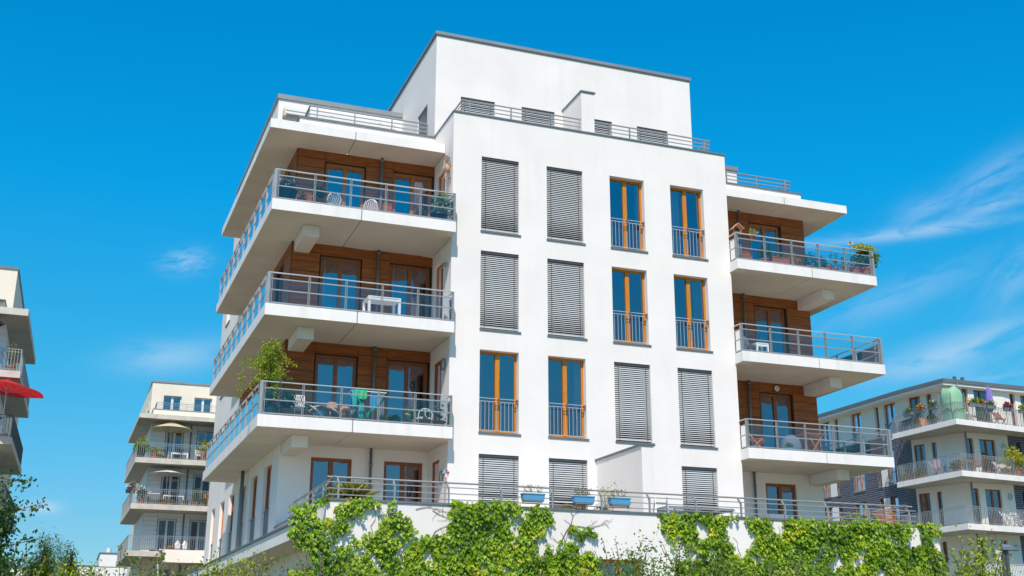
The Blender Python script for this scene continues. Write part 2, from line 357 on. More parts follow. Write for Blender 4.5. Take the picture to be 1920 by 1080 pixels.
def trough(label, x0, x1, y, z, h, w, mat, fol, n, ls, lm='leaf', fl=None, group=None, name='planter_box', axis='x', hang=True):
    t = thing(name, label, 'planter', ((x0 + x1) / 2, y, z) if axis == 'x' else (y, (x0 + x1) / 2, z), group)
    b = MB(); k = .82; q = []
    for zz, f in ((z, k), (z + h, 1)):
        for i, j in ((0, -1), (1, -1), (1, 1), (0, 1)):
            a = (x0 + x1) / 2 + (x1 - x0) / 2 * (1 if i else -1) * (1 - (1 - f) * .25); c = y + j * w / 2 * f
            q.append((a, c, zz) if axis == 'x' else (c, a, zz))
    b.add(q, [(0, 3, 2, 1), (4, 5, 6, 7), (0, 1, 5, 4), (1, 2, 6, 5), (2, 3, 7, 6), (3, 0, 4, 7)])
    if axis == 'x': b.box(x0 - .012, y - w / 2 - .012, z + h - .02, x1 + .012, y + w / 2 + .012, z + h + .004)
    else: b.box(y - w / 2 - .012, x0 - .012, z + h - .02, y + w / 2 + .012, x1 + .012, z + h + .004)
    b.build('box', mat, t)
    if n:
        c = ((x0 + x1) / 2, y, z + h + fol * .5); r = ((x1 - x0) / 2, w * .7, fol)
        if axis != 'x': c = (y, (x0 + x1) / 2, z + h + fol * .5); r = (w * .7, (x1 - x0) / 2, fol)
        leaves('foliage', blob(c, r, n, .2), ls, lm, t, tip=(0, 0, .6))
        if fl: flowers(t, c, r, fl[1], fl[0], fl[2] if len(fl) > 2 else .035)
    return t
def umbrella(name, label, x, y, z0, ztop, r, drop, mat, group=None, nseg=6, rot=0., tilt=0.):
    t = thing(name, label, 'parasol', (x, y, z0), group)
    MB().tube((x, y, z0), (x, y, ztop), .024, 8).build('pole', 'steel_pale', t)
    MB().lathe((x, y, z0), [(.26, 0), (.26, .05), (.05, .09), (.04, .3)], 16).build('base', 'plastic_grey', t)
    c = MB(); sub = 4; ring = [(x, y, ztop)]
    fs = []; rows = 5
    for j in range(1, rows + 1):
        f = j / rows
        for i in range(nseg * sub):
            a = rot + 2 * PI * i / (nseg * sub); e = (i % sub) / sub; k = 1 - .07 * math.sin(PI * e) * f
            zz = ztop - drop * (f ** .92) + .03 * math.sin(PI * e) * f
            ring.append((x + r * f * k * math.cos(a), y + r * f * k * math.sin(a), zz + tilt * r * f * k * math.cos(a)))
    n = nseg * sub
    for i in range(n): fs.append((0, 1 + i, 1 + (i + 1) % n))
    for j in range(rows - 1):
        for i in range(n): fs.append((1 + j * n + i, 1 + (j + 1) * n + i, 1 + (j + 1) * n + (i + 1) % n, 1 + j * n + (i + 1) % n))
    c.add(ring, fs); c.build('canopy', mat, t, smooth=False)
    rb = MB()
    for i in range(nseg):
        p_ = ring[1 + (rows - 1) * n + i * sub]; rb.tube((x, y, ztop - .04), (p_[0], p_[1], p_[2] - .015), .008, 4)
        q = ring[1 + 2 * n + i * sub]; rb.tube((x, y, ztop - drop * 1.3), (q[0], q[1], q[2] - .02), .007, 4)
    rb.build('rib', 'steel_pale', t)
    return t
def closed_umbrella(name, label, x, y, z0, h, mat, r=.13):
    t = thing(name, label, 'parasol', (x, y, z0))
    MB().tube((x, y, z0), (x, y, z0 + h), .022, 8).build('pole', 'steel_pale', t)
    MB().lathe((x, y, z0), [(.24, 0), (.24, .05), (.05, .09), (.04, .28)], 16).build('base', 'plastic_grey', t)
    c = MB(); n = 16; zs = [(.03, 1.), (.5 * r, .93), (.85 * r, .78), (r, .6), (.72 * r, .5), (r * .95, .42), (.55 * r, .34)]
    vs = []; fs = []
    for rr, f in zs:
        for i in range(n): a = 2 * PI * i / n; q = rr * (1 + .28 * (i % 2)); vs.append((x + q * math.cos(a + f * 2), y + q * math.sin(a + f * 2), z0 + h * f))
    for k in range(len(zs) - 1):
        for i in range(n): fs.append((k * n + i, (k + 1) * n + i, (k + 1) * n + (i + 1) % n, k * n + (i + 1) % n))
    c.add(vs, fs); c.build('canopy', mat, t)
    return t
def fold_chair(name, label, x, y, z, rot=0., mat='teak', group=None, w=.46, back=.85, slatm=None):
    t = thing(name, label, 'chair', (x, y, z), group); cr, sr = math.cos(rot), math.sin(rot)
    def T(a, b, c): return (x + a * cr - b * sr, y + a * sr + b * cr, z + c)
    for s in (-1, 1):
        MB().bar(T(s * w / 2, .26, 0), T(s * w / 2, -.22, .46), .03, .05).build('leg', mat, t)
        MB().bar(T(s * (w / 2 - .03), -.28, 0), T(s * (w / 2 - .03), .24, back), .03, .05).build('leg', mat, t)
    st = MB()
    for i in range(6): st.bar(T(-w / 2, -.22 + i * .075, .45), T(w / 2, -.22 + i * .075, .45), .055, .018)
    st.build('seat', slatm or mat, t)
    b = MB()
    for i in range(6): zz = .5 + i * .065; yy = -.28 + .52 * zz / back; b.bar(T(-w / 2 + .02, yy, zz), T(w / 2 - .02, yy, zz), .02, .045)
    b.build('backrest', slatm or mat, t)
    return t
def table(name, label, x, y, z, w, d, h, top='teak', leg='teak', group=None, cat='table', legw=.05, cross=False):
    t = thing(name, label, cat, (x, y, z), group)
    b = MB(); n = max(3, int(d / .1))
    if top in ('teak',):
        for i in range(n): b.box(x - w / 2, y - d / 2 + i * d / n, z + h - .03, x + w / 2, y - d / 2 + (i + .9) * d / n, z + h)
    else: b.box(x - w / 2, y - d / 2, z + h - .035, x + w / 2, y + d / 2, z + h)
    b.build('tabletop', top, t)
    if cross:
        for sy in (-1, 1):
            for sx in (-1, 1): MB().bar((x + sx * w * .28, y + sy * d * .35, z), (x - sx * w * .3, y + sy * (d * .35 - .03 * sx), z + h - .03), .05, .035).build('leg', leg, t)
    else:
        for sx in (-1, 1):
            for sy in (-1, 1): MB().box(x + sx * (w / 2 - legw), y + sy * (d / 2 - legw), z, x + sx * w / 2, y + sy * d / 2, z + h - .036).build('leg', leg, t)
        MB().box(x - w / 2 + legw, y - d / 2 + .012, z + h - .11, x + w / 2 - legw, y - d / 2 + .03, z + h - .036).build('apron', leg, t)
    return t
# ================================================================== MAIN BUILDING
XL, XR = -.03, 9.30
ZT = [6.495, 3.495, .495]                 # balcony slab tops
DK = -2.72                                # terrace deck
B = thing('apartment_building', 'white five storey apartment block with wood clad balconies and ivy covered terrace wall', 'building', (0, 0, G))
fr = Pl((0, 0), (1, 0), (0, 1)); fr.p = Vector((0, 0))
cols = [(.871, 2.067), (2.98, 4.177), (5.105, 6.298), (7.232, 8.428)]
holes = []; wins = []
for r in range(3):
    z1 = 8.892 - 3 * r; z0 = z1 - 2.381
    for c, (a, b) in enumerate(cols):
        holes.append((a, b, z0, z1)); wins.append((a, b, z0, z1, 'b' if ((c < 2) == (r < 2)) else 'o', r, c))
for c, (a, b) in enumerate(cols): holes.append((a, b, -2.6, -.108)); wins.append((a, b, -2.6, -.108, 'd', 3, c))
w = MB(); fr.sheet(w, XL, XR, DK, 10.22, holes, .2)
w.quad((XR, 0, DK), (XR, 8.4, DK), (XR, 8.4, 10.22), (XR, 0, 10.22))
w.box(XL + .002, .24, 9.45, XR - .002, .25, 10.21); w.box(XL + .24, .25, 9.45, XL + .25, 2.04, 10.21); w.box(XR - .25, .25, 9.45, XR - .24, 2.04, 10.21)
lf = Pl((XL, 0), (XL, 1), (1, 0))
inner = [(.80, 1.75, zt + .01, zt + 2.27) for zt in ZT] + [(.80, 1.75, DK + .05, -.16)]
lf.sheet(w, 0, 1.95, DK, 10.22, inner, .12); lf.sheet(w, 1.95, 2.06, 9.46, 10.22)
w.build('wall', 'stucco', B)
for a, b, z0, z1, k, r, c in wins:
    if k == 'o':
        window(B, fr, a, b, z0, z1, rail=.98, curtain={(0, 3): (.03, .40, 'curtain'), (1, 3): (.70, .97, 'curtain_green'), (2, 0): (.03, .16, 'curtain'), (0, 2): (.86, .98, 'curtain'), (2, 1): (.80, .97, 'curtain')}.get((r, c)))
    elif k == 'b': window(B, fr, a, b, z0, z1, blind=z0 + .05)
    else: window(B, fr, a, b, z0, z1, blind=-1.37 + .03 * c, sill=False)
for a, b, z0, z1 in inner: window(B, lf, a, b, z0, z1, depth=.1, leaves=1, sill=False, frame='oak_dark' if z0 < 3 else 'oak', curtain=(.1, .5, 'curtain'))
for zt in (ZT[2], DK):
    l = MB(); zz = zt + 1.97
    for i in range(20):
        a0, a1 = 2 * PI * i / 20, 2 * PI * (i + 1) / 20
        l.bar((XL - .05, .46 + .12 * math.cos(a0), zz + .17 * math.sin(a0)), (XL - .05, .46 + .12 * math.cos(a1), zz + .17 * math.sin(a1)), .03, .03)
    lo = l.build('wall_lamp', 'steel', B); d = MB(); d.add([(XL - .03, .46 + .11 * math.cos(2 * PI * i / 20), zz + .16 * math.sin(2 * PI * i / 20)) for i in range(20)] + [(XL - .07, .46, zz)], [(i, (i + 1) % 20, 20) for i in range(20)])
    d.build('diffuser', 'lamp_white', lo)
bx = MB(); bx.box(XL - .12, .38, 5.42, XL, .52, 5.52); bx.build('wall_lamp', 'steel', B)
# parapet coping
c = MB(); c.box(XL - .03, -.035, 10.215, XR + .03, .27, 10.262); c.box(XL - .03, .27, 10.215, XL + .27, 2.05, 10.262); c.box(XR - .27, .27, 10.215, XR + .03, 2.05, 10.262)
c.build('roof_coping', 'coping', B)
d = MB(); d.box(XL + .25, .25, 9.40, XR - .25, 2.04, 9.45); d.build('roof_terrace', 'deck', B)
# penthouse
ph = Pl((0, 2.05), (1, 2.05), (0, 1)); pw = [(.83, 2.0), (2.94, 4.12), (5.05, 6.23), (7.17, 8.35)]
w = MB(); ph.sheet(w, XL, XR, 9.40, 13.94, [(a, b, 9.5, 11.84) for a, b in pw], .14)
pl = Pl((XL, 0), (XL, 1), (1, 0)); pl.sheet(w, 2.05, 8.5, 9.40, 13.94, [(2.97, 4.13, 9.5, 11.86)], .12)
w.quad((XR, 2.05, 9.4), (XR, 8.5, 9.4), (XR, 8.5, 13.94), (XR, 2.05, 13.94)); w.quad((XL, 8.5, 9.4), (XR, 8.5, 9.4), (XR, 8.5, 13.94), (XL, 8.5, 13.94))
w.build('penthouse_wall', 'stucco', B)
for a, b in pw: window(B, ph, a, b, 9.5, 11.84, blind=9.6, sill=False)
wo = window(B, pl, 2.97, 4.13, 9.5, 11.86, depth=.12, leaves=1, frame='steel', sill=False)
la = MB(); n = 13
for i in range(-26, 14):
    for s in (1, -1):
        ya, za = 2.99, 9.52 + (i * .12 if s > 0 else (i + 26) * .12 - 0); p_ = []
        y0_, y1_ = 2.99, 4.11
        z0_ = 9.52 + i * .12 if s > 0 else 9.52 + (i + 26) * .12 - .0
        z1_ = z0_ + s * 1.12
        ts = [0, 1]
        lo_, hi_ = 9.52, 11.84
        t0, t1 = 0., 1.
        dz = z1_ - z0_
        ta, tb = sorted(((lo_ - z0_) / dz, (hi_ - z0_) / dz)); t0, t1 = max(0, ta), min(1, tb)
        if t1 - t0 > .02: la.bar((XL + .05, y0_ + 1.12 * t0, z0_ + dz * t0), (XL + .05, y0_ + 1.12 * t1, z0_ + dz * t1), .02, .035)
la.build('lattice', 'steel', wo)
c = MB()
c.box(XL - .05, 2.0, 13.94, XR + .05, 8.55, 14.05); c.build('roof_coping', 'coping_light', B)
c = MB(); c.box(XL - .035, 2.015, 13.905, XR + .035, 8.53, 13.939); c.build('roof_edge', 'coping', B)
# fin walls
f = MB(); f.box(4.41, .5, 9.45, 4.86, 2.049, 11.91); f.build('fin_wall', 'stucco', B); f = MB(); f.box(4.38, .46, 11.911, 4.90, 2.048, 11.96); f.build('fin_coping', 'coping', B)
f = MB(); f.box(4.45, -2.93, DK, 4.80, -.001, -.12); f.build('fin_wall', 'stucco', B)
f = MB(); f.box(4.41, -2.97, -.119, 4.84, -.002, -.07); f.build('fin_coping', 'coping', B)
# roof railing
def horiz_rail(par, pts, posts, zb, zt, n, r=.018, bend=None, top=.024, name='railing', mat='steel'):
    m_ = MB()
    for (x0, y0), (x1, y1) in zip(pts, pts[1:]):
        for i in range(n):
            zz = zt - (zt - zb) * i / n
            (m_.bar((x0, y0, zz), (x1, y1, zz), top * 2 if i == 0 else .02, .03))
    for x, y in posts: m_.box(x - .014, y - .03, zb - .35, x + .014, y + .03, zt - .012)
    return m_.build(name, mat, par)
horiz_rail(B, [(.42, 2.04), (.42, .6), (9.12, .6), (9.12, 2.04)], [(.66 + 1.375 * i, .6) for i in range(7)] + [(.42, 1.4), (9.12, 1.4)], 10.3, 10.97, 5)
# wings
def fx(x, m): return 9.21 - x if m else x
def P2(pts, m): return [(fx(a, m), b) for a, b in pts]
xo = lambda y: -5.335 - (y + .48) * .0165
xw = lambda y: -4.33 - (y - 1.95) * .012
pipes = MB()
for m in (0, 1):
    X1 = XL if not m else XR
    xa, xb = sorted((fx(-4.33, m), X1))
    rp = Pl((0, 1.95), (1, 1.95), (0, 1))
    # which doors
    drs = [(-3.46, -2.24), (-1.35, -.09)] if not m else [(11.33, 12.55)]
    ddr = [(-3.44, -2.27), (-1.33, -.18)] if not m else [(11.34, 12.5)]
    w = MB(); wg = MB(); cl = MB()
    rp.sheet(w, xa, xb, DK, .18, [(a, b, DK + .02, -.15) for a, b in ddr], .12)
    for k, zt in enumerate(ZT):
        zc = zt + 2.68
        rp.sheet(wg, xa, xb, zt - .02, zc, [(a, b, zt + .01, zt + 2.34) for a, b in drs], .1)
        seams = sorted({xa, xb} | {fx(s, m) for s in (-3.5, -2.22, -1.36)}) if not m else sorted({xa, xb, 11.3, 12.6, 10.45})
        rows = [zt] + [zt + .3 * i for i in range(1, 9)] + [zc]
        for i in range(len(seams) - 1):
            s0, s1 = seams[i] + .005, seams[i + 1] - .005
            dh = [d for d in drs if d[0] < (s0 + s1) / 2 < d[1]]
            for z0, z1 in zip(rows, rows[1:]):
                if dh:
                    if z1 > zt + 2.36: rp.box(cl, s0, s1, -.022, -.002, max(z0, zt + 2.35) + .004, z1 - .007)
                else: rp.box(cl, s0, s1, -.022, -.002, z0 + .007, z1 - .007)
    # flank
    q0, q1 = (fx(xw(1.95), m), 1.95), (fx(xw(17.9), m), 17.9); fl = Pl(q0, q1, (1 if not m else -1, 0))
    sw = [(y0 - 1.95, y1 - 1.95) for y0, y1 in ((3.12, 4.45), (5.55, 6.9), (7.95, 9.4), (10.4, 11.7), (12.86, 14.07), (15.44, 16.5))]
    if m: sw = []
    fl.sheet(w, 0, fl.L, DK - .3, .18, [(a, b, DK + .02, -.15) for a, b in sw], .12)
    for zt in ZT:
        fl.sheet(wg, 0, 8.7, zt - .02, zt + 2.68, [(a, b, zt + .03, zt + 2.34) for a, b in sw[:3]], .12)
        if not m:
            ys = [0] + [q for ab in sw[:3] for q in ab] + [8.7]
            for i in range(0, len(ys) - 1):
                inwin = i % 2 == 1
                for z0, z1 in zip([zt + .3 * j for j in range(9)], [zt + .3 * j for j in range(1, 9)] + [zt + 2.68]):
                    if inwin and z0 < zt + 2.3: continue
                    for y0_, y1_ in ((ys[i], ys[i + 1]),): fl.box(cl, y0_ + .005, y1_ - .005, -.022, -.002, z0 + .007, z1 - .007)
        fl.sheet(w, 8.7, fl.L, zt - .32, zt + 2.69, [(a, b, zt + .8, zt + 2.34) for a, b in sw[4:]], .14)
    q2 = fx(xw(17.9), m)
    w.quad((q2, 17.9, G), (4.6, 17.9, G), (4.6, 17.9, 9.4), (q2, 17.9, 9.4))
    # kerb above the roof slab and set back top storey
    kb = MB(); x2, x3 = sorted((fx(-4.33, m), X1)); rp.sheet(kb, x2, x3, 9.4, 10.17)
    kb.quad((fx(-4.33, m), 1.95, 9.4), (fx(-4.37, m), 6.2, 9.4), (fx(-4.37, m), 6.2, 10.17), (fx(-4.33, m), 1.95, 10.17))
    kb.box(min(fx(-4.1, m), X1), 2.13, 9.4, max(fx(-4.1, m), X1), 2.15, 10.16)
    u0, u1 = (fx(-4.42, m), 6.2), (fx(-4.54, m), 15.7); uf = Pl((min(fx(-4.42, m), X1), 6.2), (max(fx(-4.42, m), X1), 6.2), (0, 1))
    uf.sheet(kb, 0, uf.L, 9.4, 12.78); kb.quad((u0[0], u0[1], 9.4), (u1[0], u1[1], 9.4), (u1[0], u1[1], 12.78), (u0[0], u0[1], 12.78))
    kb.quad((u1[0], 15.7, 9.4), (4.6, 15.7, 9.4), (4.6, 15.7, 12.78), (u1[0], 15.7, 12.78))
    w.build('wing_wall', 'stucco', B); kb.build('upper_wall', 'stucco', B); wg.build('wing_wall_backing', 'wood_gap', B); cl.build('wood_cladding', 'wood_panel', B)
    c = MB(); c.prism(P2([(-4.37, 1.91), (-.035, 1.91), (-.035, 2.17), (-4.13, 2.17), (-4.17, 6.2), (-4.41, 6.2)], m), 10.171, 10.215); c.build('roof_coping', 'coping', B)
    c = MB(); c.prism(P2([(-4.47, 6.14), (-.035, 6.14), (-.035, 15.75), (-4.6, 15.75)], m), 12.781, 12.95); c.build('roof_coping', 'coping_light', B)
    for ab in drs:
        for k, zt in enumerate(ZT): window(B, rp, ab[0], ab[1], zt + .01, zt + 2.34, depth=.08, name='balcony_door', frame='oak_shaded' if k == 0 else 'oak_dark', fw=.10, mull=.12, sill=False, room=2.2, curtain=(.02, .16, 'curtain') if k == 1 else None)
    for a, b in ddr: window(B, rp, a, b, DK + .03, -.15, depth=.08, name='terrace_door', frame='oak_dark', fw=.09, sill=False, room=2.2, curtain=(.6, .95, 'curtain') if m else None)
    if not m:
        for i, (a, b) in enumerate(sw):
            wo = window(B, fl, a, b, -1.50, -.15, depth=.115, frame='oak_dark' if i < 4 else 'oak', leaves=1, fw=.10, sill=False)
            p_ = MB(); fl.box(p_, a + .003, b - .003, .08, .2, DK + .02, -1.501); p_.build('balustrade_panel', 'panel_dark', wo)
            p_ = MB(); fl.box(p_, a + .003, b - .003, .06, .11, -1.50, -1.46); p_.build('sill', 'coping', wo)
            if i < 3:
                for zt in ZT: window(B, fl, a, b, zt + .03, zt + 2.34, depth=.11, frame='oak_dark', leaves=1, fw=.10, sill=False)
            if i > 3:
                for zt in ZT: window(B, fl, a, b, zt + .8, zt + 2.34, depth=.13, frame='oak', leaves=1, fw=.09)
    # balconies and roof slab
    for k, zt in enumerate(ZT + [9.46]):
        roof = k == 3; yf = .78 if roof else -.48; th = .287 if roof else .3225; ye = 10.82 if roof else 10.65
        s = MB(); g1, g2, ym = (-2.842, -2.818, 3.465) if roof else (-2.842, -2.818, 1.955)
        if roof:
            s.prism(P2([(xo(yf), yf), (g1, yf), (g1, 1.94), (-4.33, 1.94), (-4.35, 3.46), (xo(3.46), 3.46)], m), zt - th, zt)
            s.prism(P2([(g2, yf), (-.05, yf), (-.05, 1.94), (g2, 1.94)], m), zt - th, zt)
            s.prism(P2([(xo(3.48), 3.48), (-4.35, 3.48), (-4.40, 7.645), (xo(7.645), 7.645)], m), zt - th, zt)
        else:
            s.prism(P2([(xo(yf), yf), (g1, yf), (g1, 1.94), (xo(1.94), 1.94)], m), zt - th, zt)
            s.prism(P2([(g2, yf), (-.05, yf), (-.05, 1.94), (g2, 1.94)], m), zt - th, zt)
            s.prism(P2([(xo(1.96), 1.96), (-4.335, 1.96), (-4.40, 7.645), (xo(7.645), 7.645)], m), zt - th, zt)
        s.prism(P2([(xo(7.665), 7.665), (-4.40, 7.665), (-4.44, ye), (xo(ye), ye)], m), zt - th, zt)
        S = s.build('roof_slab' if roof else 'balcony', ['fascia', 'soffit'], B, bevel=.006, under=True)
        i_ = MB(); i_.prism(P2([(xo(yf) + .03, yf + .03), (-.08, yf + .03), (-.08, 1.9), (-4.4, 1.9), (-4.42, ye - .05), (xo(ye) + .03, ye - .05)], m), zt - th + .02, zt - .02)
        i_.build('slab_core', 'panel_dark', S)
        if roof: continue
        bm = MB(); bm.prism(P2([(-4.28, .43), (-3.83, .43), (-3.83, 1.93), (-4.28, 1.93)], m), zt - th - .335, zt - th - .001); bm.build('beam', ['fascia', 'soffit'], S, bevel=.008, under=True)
        # glass railing
        hr = MB(); r = MB(); runs = [((-5.28, -.42), (-.08, -.42), [-5.2 + 1.02 * i + 5.28 for i in range(6)]), ((-5.28, -.42), (xo(10.5) + .055, 10.55), [.3 + 1.045 * i for i in range(11)])]
        runs.append(((-.08, -.42), (-.08, -.03), [.03]))
        for p0, p1, posts in runs:
            p0 = (fx(p0[0], m), p0[1]); p1 = (fx(p1[0], m), p1[1]); L = math.dist(p0, p1); ux, uy = (p1[0] - p0[0]) / L, (p1[1] - p0[1]) / L
            for dz, w_, h_ in ((.885, .055, .022), (.715, .022, .032), (.405, .022, .032), (.045, .03, .035)): (hr if dz > .8 else r).bar((p0[0], p0[1], zt + dz), (p1[0], p1[1], zt + dz), w_, h_)
            for a in posts:
                x, y = p0[0] + ux * a, p0[1] + uy * a
                for o_ in (-.02, .02): r.box(x + ux * o_ - .007 - abs(uy) * .02, y + uy * o_ - .007 - abs(ux) * .02, zt - .0, x + ux * o_ + .007 + abs(uy) * .02, y + uy * o_ + .007 + abs(ux) * .02, zt + .875)
            ed = [0] + posts + [L]; ed = [e for i, e in enumerate(ed) if i == 0 or e - ed[i - 1] > .15]
            for a, b in zip(ed, ed[1:]):
                g = MB(); A_ = (p0[0] + ux * (a + .04), p0[1] + uy * (a + .04)); C_ = (p0[0] + ux * (b - .04), p0[1] + uy * (b - .04)); o_ = (uy * .012, -ux * .012)
                if b - a < .2: continue
                g.quad((A_[0], A_[1], zt + .06), (C_[0], C_[1], zt + .06), (C_[0], C_[1], zt + .70), (A_[0], A_[1], zt + .70)); g.build('glass_panel', 'rail_glass', S)
        for x, y in ((-5.28, -.42),): r.prism(P2([(x - .04, y - .04), (x + .04, y - .04), (x + .04, y + .04), (x - .04, y + .04)], m), zt, zt + .876)
        r.build('railing', 'steel', S); hr.build('handrail', 'handrail', S)
    # downpipes
    px = -1.75 if not m else 10.87
    for k, zt in enumerate(ZT + [DK]):
        z1 = zt + 2.68 if k < 3 else .172
        pp = MB(); pp.tube((px, 1.84, zt), (px, 1.84, z1 - .001), .04, 12); pp.tube((px, 1.84, z1 - .12), (px, 1.84, z1 - .06), .052, 12)
        if k == 3: pp.tube((px, 1.84, z1 - .5), (px, 1.84, z1 - .42), .055, 12)
        pp.build('downpipe', 'pipe', B, smooth=True)
    if not m: MB().tube((-4.55, 7.7, DK), (-4.55, 7.7, .17), .06, 12).build('downpipe', 'pipe', B, smooth=True)
    # railing of the roof terrace
    horiz_rail(B, P2([(-4.02, 6.1), (-4.02, 2.1), (-.25, 2.1)], m), P2([(-3.79, 2.1), (-2.61, 2.1), (-1.42, 2.1), (-.25, 2.1), (-4.02, 3.2), (-4.02, 4.6)], m), 10.28, 10.69, 3)
# folded awning on the set back wall
aw = MB(); aw.box(-4.25, 5.95, 12.30, -.30, 6.19, 12.42); aw.box(-4.2, 5.92, 12.16, -.34, 5.97, 12.24)
aw.tube((-4.2, 6.05, 12.24), (-.34, 6.05, 12.24), .055, 10); A_ = aw.build('awning', 'plastic_white', B)
for x in (-4.22, -2.6, -.9, -.4): MB().box(x - .05, 5.93, 12.08, x + .05, 6.19, 12.33).build('bracket', 'concrete', A_)
# clock on the lower right wood wall, plaster patch
c = MB(); c.tube((11.98, 1.90, 3.00), (11.98, 1.925, 3.00), .13, 24); C_ = c.build('wall_clock', 'black', B)
c = MB(); c.tube((11.98, 1.893, 3.00), (11.98, 1.899, 3.00), .10, 24); c.build('dial', 'lamp_white', C_)
c = MB(); c.bar((11.98, 1.889, 3.0), (11.98, 1.889, 3.065), .008, .008); c.bar((11.98, 1.889, 3.0), (12.03, 1.889, 2.985), .008, .008); c.build('hand', 'black', C_)
# ground floor terrace block
TY = -4.94; tf = Pl((0, TY), (1, TY), (0, 1)); RX = 12.2
gw = [(2.24, 3.37, -5.4, -3.27), (4.24, 5.37, -5.4, -3.27), (7.2, 8.3, -5.4, -3.9), (9.6, 10.7, -5.4, -3.9)]
w = MB(); tf.sheet(w, -4.33, RX, G, -2.18, gw, .2)
tl = Pl((-4.33, 0), (-4.33, 1), (1, 0)); tl.sheet(w, TY, 1.95, G, -2.18, [(-3.6, -.6, G + .2, -3.45)], .25)
w.quad((RX, TY, G), (RX, 17.9, G), (RX, 17.9, -2.18), (RX, TY, -2.18))
w.quad((-4.33, 1.95, G), (-4.53, 17.9, G), (-4.53, 17.9, DK - .3), (-4.33, 1.95, DK - .3))
w.box(-4.1, TY + .2, DK, RX - .2, TY + .22, -2.19); w.box(-4.11, TY + .2, DK, -4.09, 1.94, -2.19)
w.build('terrace_wall', 'stucco', B)
for i, (a, b, z0, z1) in enumerate(gw): window(B, tf, a, b, z0, z1, depth=.18, curtain=(.5, .95, 'curtain_green') if i == 0 else None)
window(B, tl, -3.6, -.6, G + .2, -3.45, depth=.25, frame='panel_dark', sill=False, leaves=2)
c = MB(); c.box(-4.37, TY - .035, -2.179, RX + .03, TY + .25, -2.13); c.box(-4.37, TY + .25, -2.179, -4.08, 1.94, -2.13); c.box(RX - .25, TY + .25, -2.179, RX + .03, 6, -2.13); c.build('terrace_coping', 'coping', B)
d = MB(); d.prism([(-4.32, TY + .01), (RX - .01, TY + .01), (RX - .01, 17.8), (-4.3, 17.8)], DK - .2, DK); d.build('terrace_deck', 'deck', B)
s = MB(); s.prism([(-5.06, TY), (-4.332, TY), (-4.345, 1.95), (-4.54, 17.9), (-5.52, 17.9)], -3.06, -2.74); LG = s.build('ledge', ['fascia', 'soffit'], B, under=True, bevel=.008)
c = MB(); c.prism([(-5.10, TY - .035), (-4.34, TY - .035), (-4.34, TY + .3), (-4.8, TY + .3), (-5.24, 17.9), (-5.56, 17.9)], -2.739, -2.69); c.build('ledge_coping', 'coping', LG)
r = MB()
def bent(p0, p1, posts, back, n=4):
    L = math.dist(p0, p1); ux, uy = (p1[0] - p0[0]) / L, (p1[1] - p0[1]) / L
    for i, (zz, off) in enumerate(((-1.64, .13), (-1.765, .0), (-1.905, 0), (-2.04, 0))):
        a = (p0[0] + back[0] * off, p0[1] + back[1] * off, zz); b = (p1[0] + back[0] * off, p1[1] + back[1] * off, zz)
        if i == 0: r.tube(a, b, .022, 8)
        else: r.bar(a, b, .022, .022)
    for t in posts:
        x, y = p0[0] + ux * t, p0[1] + uy * t
        r.bar((x, y, -2.13), (x, y, -1.80), .035 if abs(ux) > .5 else .045, .05); r.bar((x, y, -1.81), (x + back[0] * .13, y + back[1] * .13, -1.665), .035, .045)
bent((-4.30, TY + .05), (11.55, TY + .05), [.23 + 1.283 * i for i in range(13)], (0, 1))
bent((-4.28, TY + .05), (-4.28, .2), [.6, 1.78, 2.95, 4.1, 5.1], (1, 0)); bent((11.42, TY + .05), (11.42, 1.5), [1.2, 2.4, 3.6, 4.8, 6.0], (-1, 0))
r.build('terrace_railing', 'steel', B)
# things on the roof: small plants right
for i, (x, lab) in enumerate(((11.75, 'small dark leafy plant behind the right roof railing, nearer the white wall'), (12.15, 'small dark leafy plant behind the right roof railing, nearer its corner post'))):
    potted(lab, x, 2.5, 9.46, .15, .3, (.17, .17, .33), 120, .10, 'leaf_dark', group='plants on the right roof terrace')
# ================================================================== BACKGROUND BUILDINGS
def bar_rail(par, pts, z, h=1.0, sp=.125, name='railing', mat='steel_dark', r=.011, posts=1.5):
    m_ = MB()
    for (x0, y0), (x1, y1) in zip(pts, pts[1:]):
        L = math.dist((x0, y0), (x1, y1)); n = max(1, int(L / sp))
        m_.bar((x0, y0, z + h), (x1, y1, z + h), .04, .03); m_.bar((x0, y0, z + h - .12), (x1, y1, z + h - .12), .02, .02); m_.bar((x0, y0, z + .08), (x1, y1, z + .08), .02, .02)
        for i in range(n + 1):
            x, y = x0 + (x1 - x0) * i / n, y0 + (y1 - y0) * i / n; e = r * (1.8 if i % max(1, int(posts / sp)) == 0 else 1)
            m_.add([(x - e, y - e, z + .02), (x + e, y - e, z + .02), (x + e, y + e, z + .02), (x - e, y + e, z + .02), (x - e, y - e, z + h - .02), (x + e, y - e, z + h - .02), (x + e, y + e, z + h - .02), (x - e, y + e, z + h - .02)], [(0, 1, 5, 4), (1, 2, 6, 5), (2, 3, 7, 6), (3, 0, 4, 7)])
    return m_.build(name, mat, par)
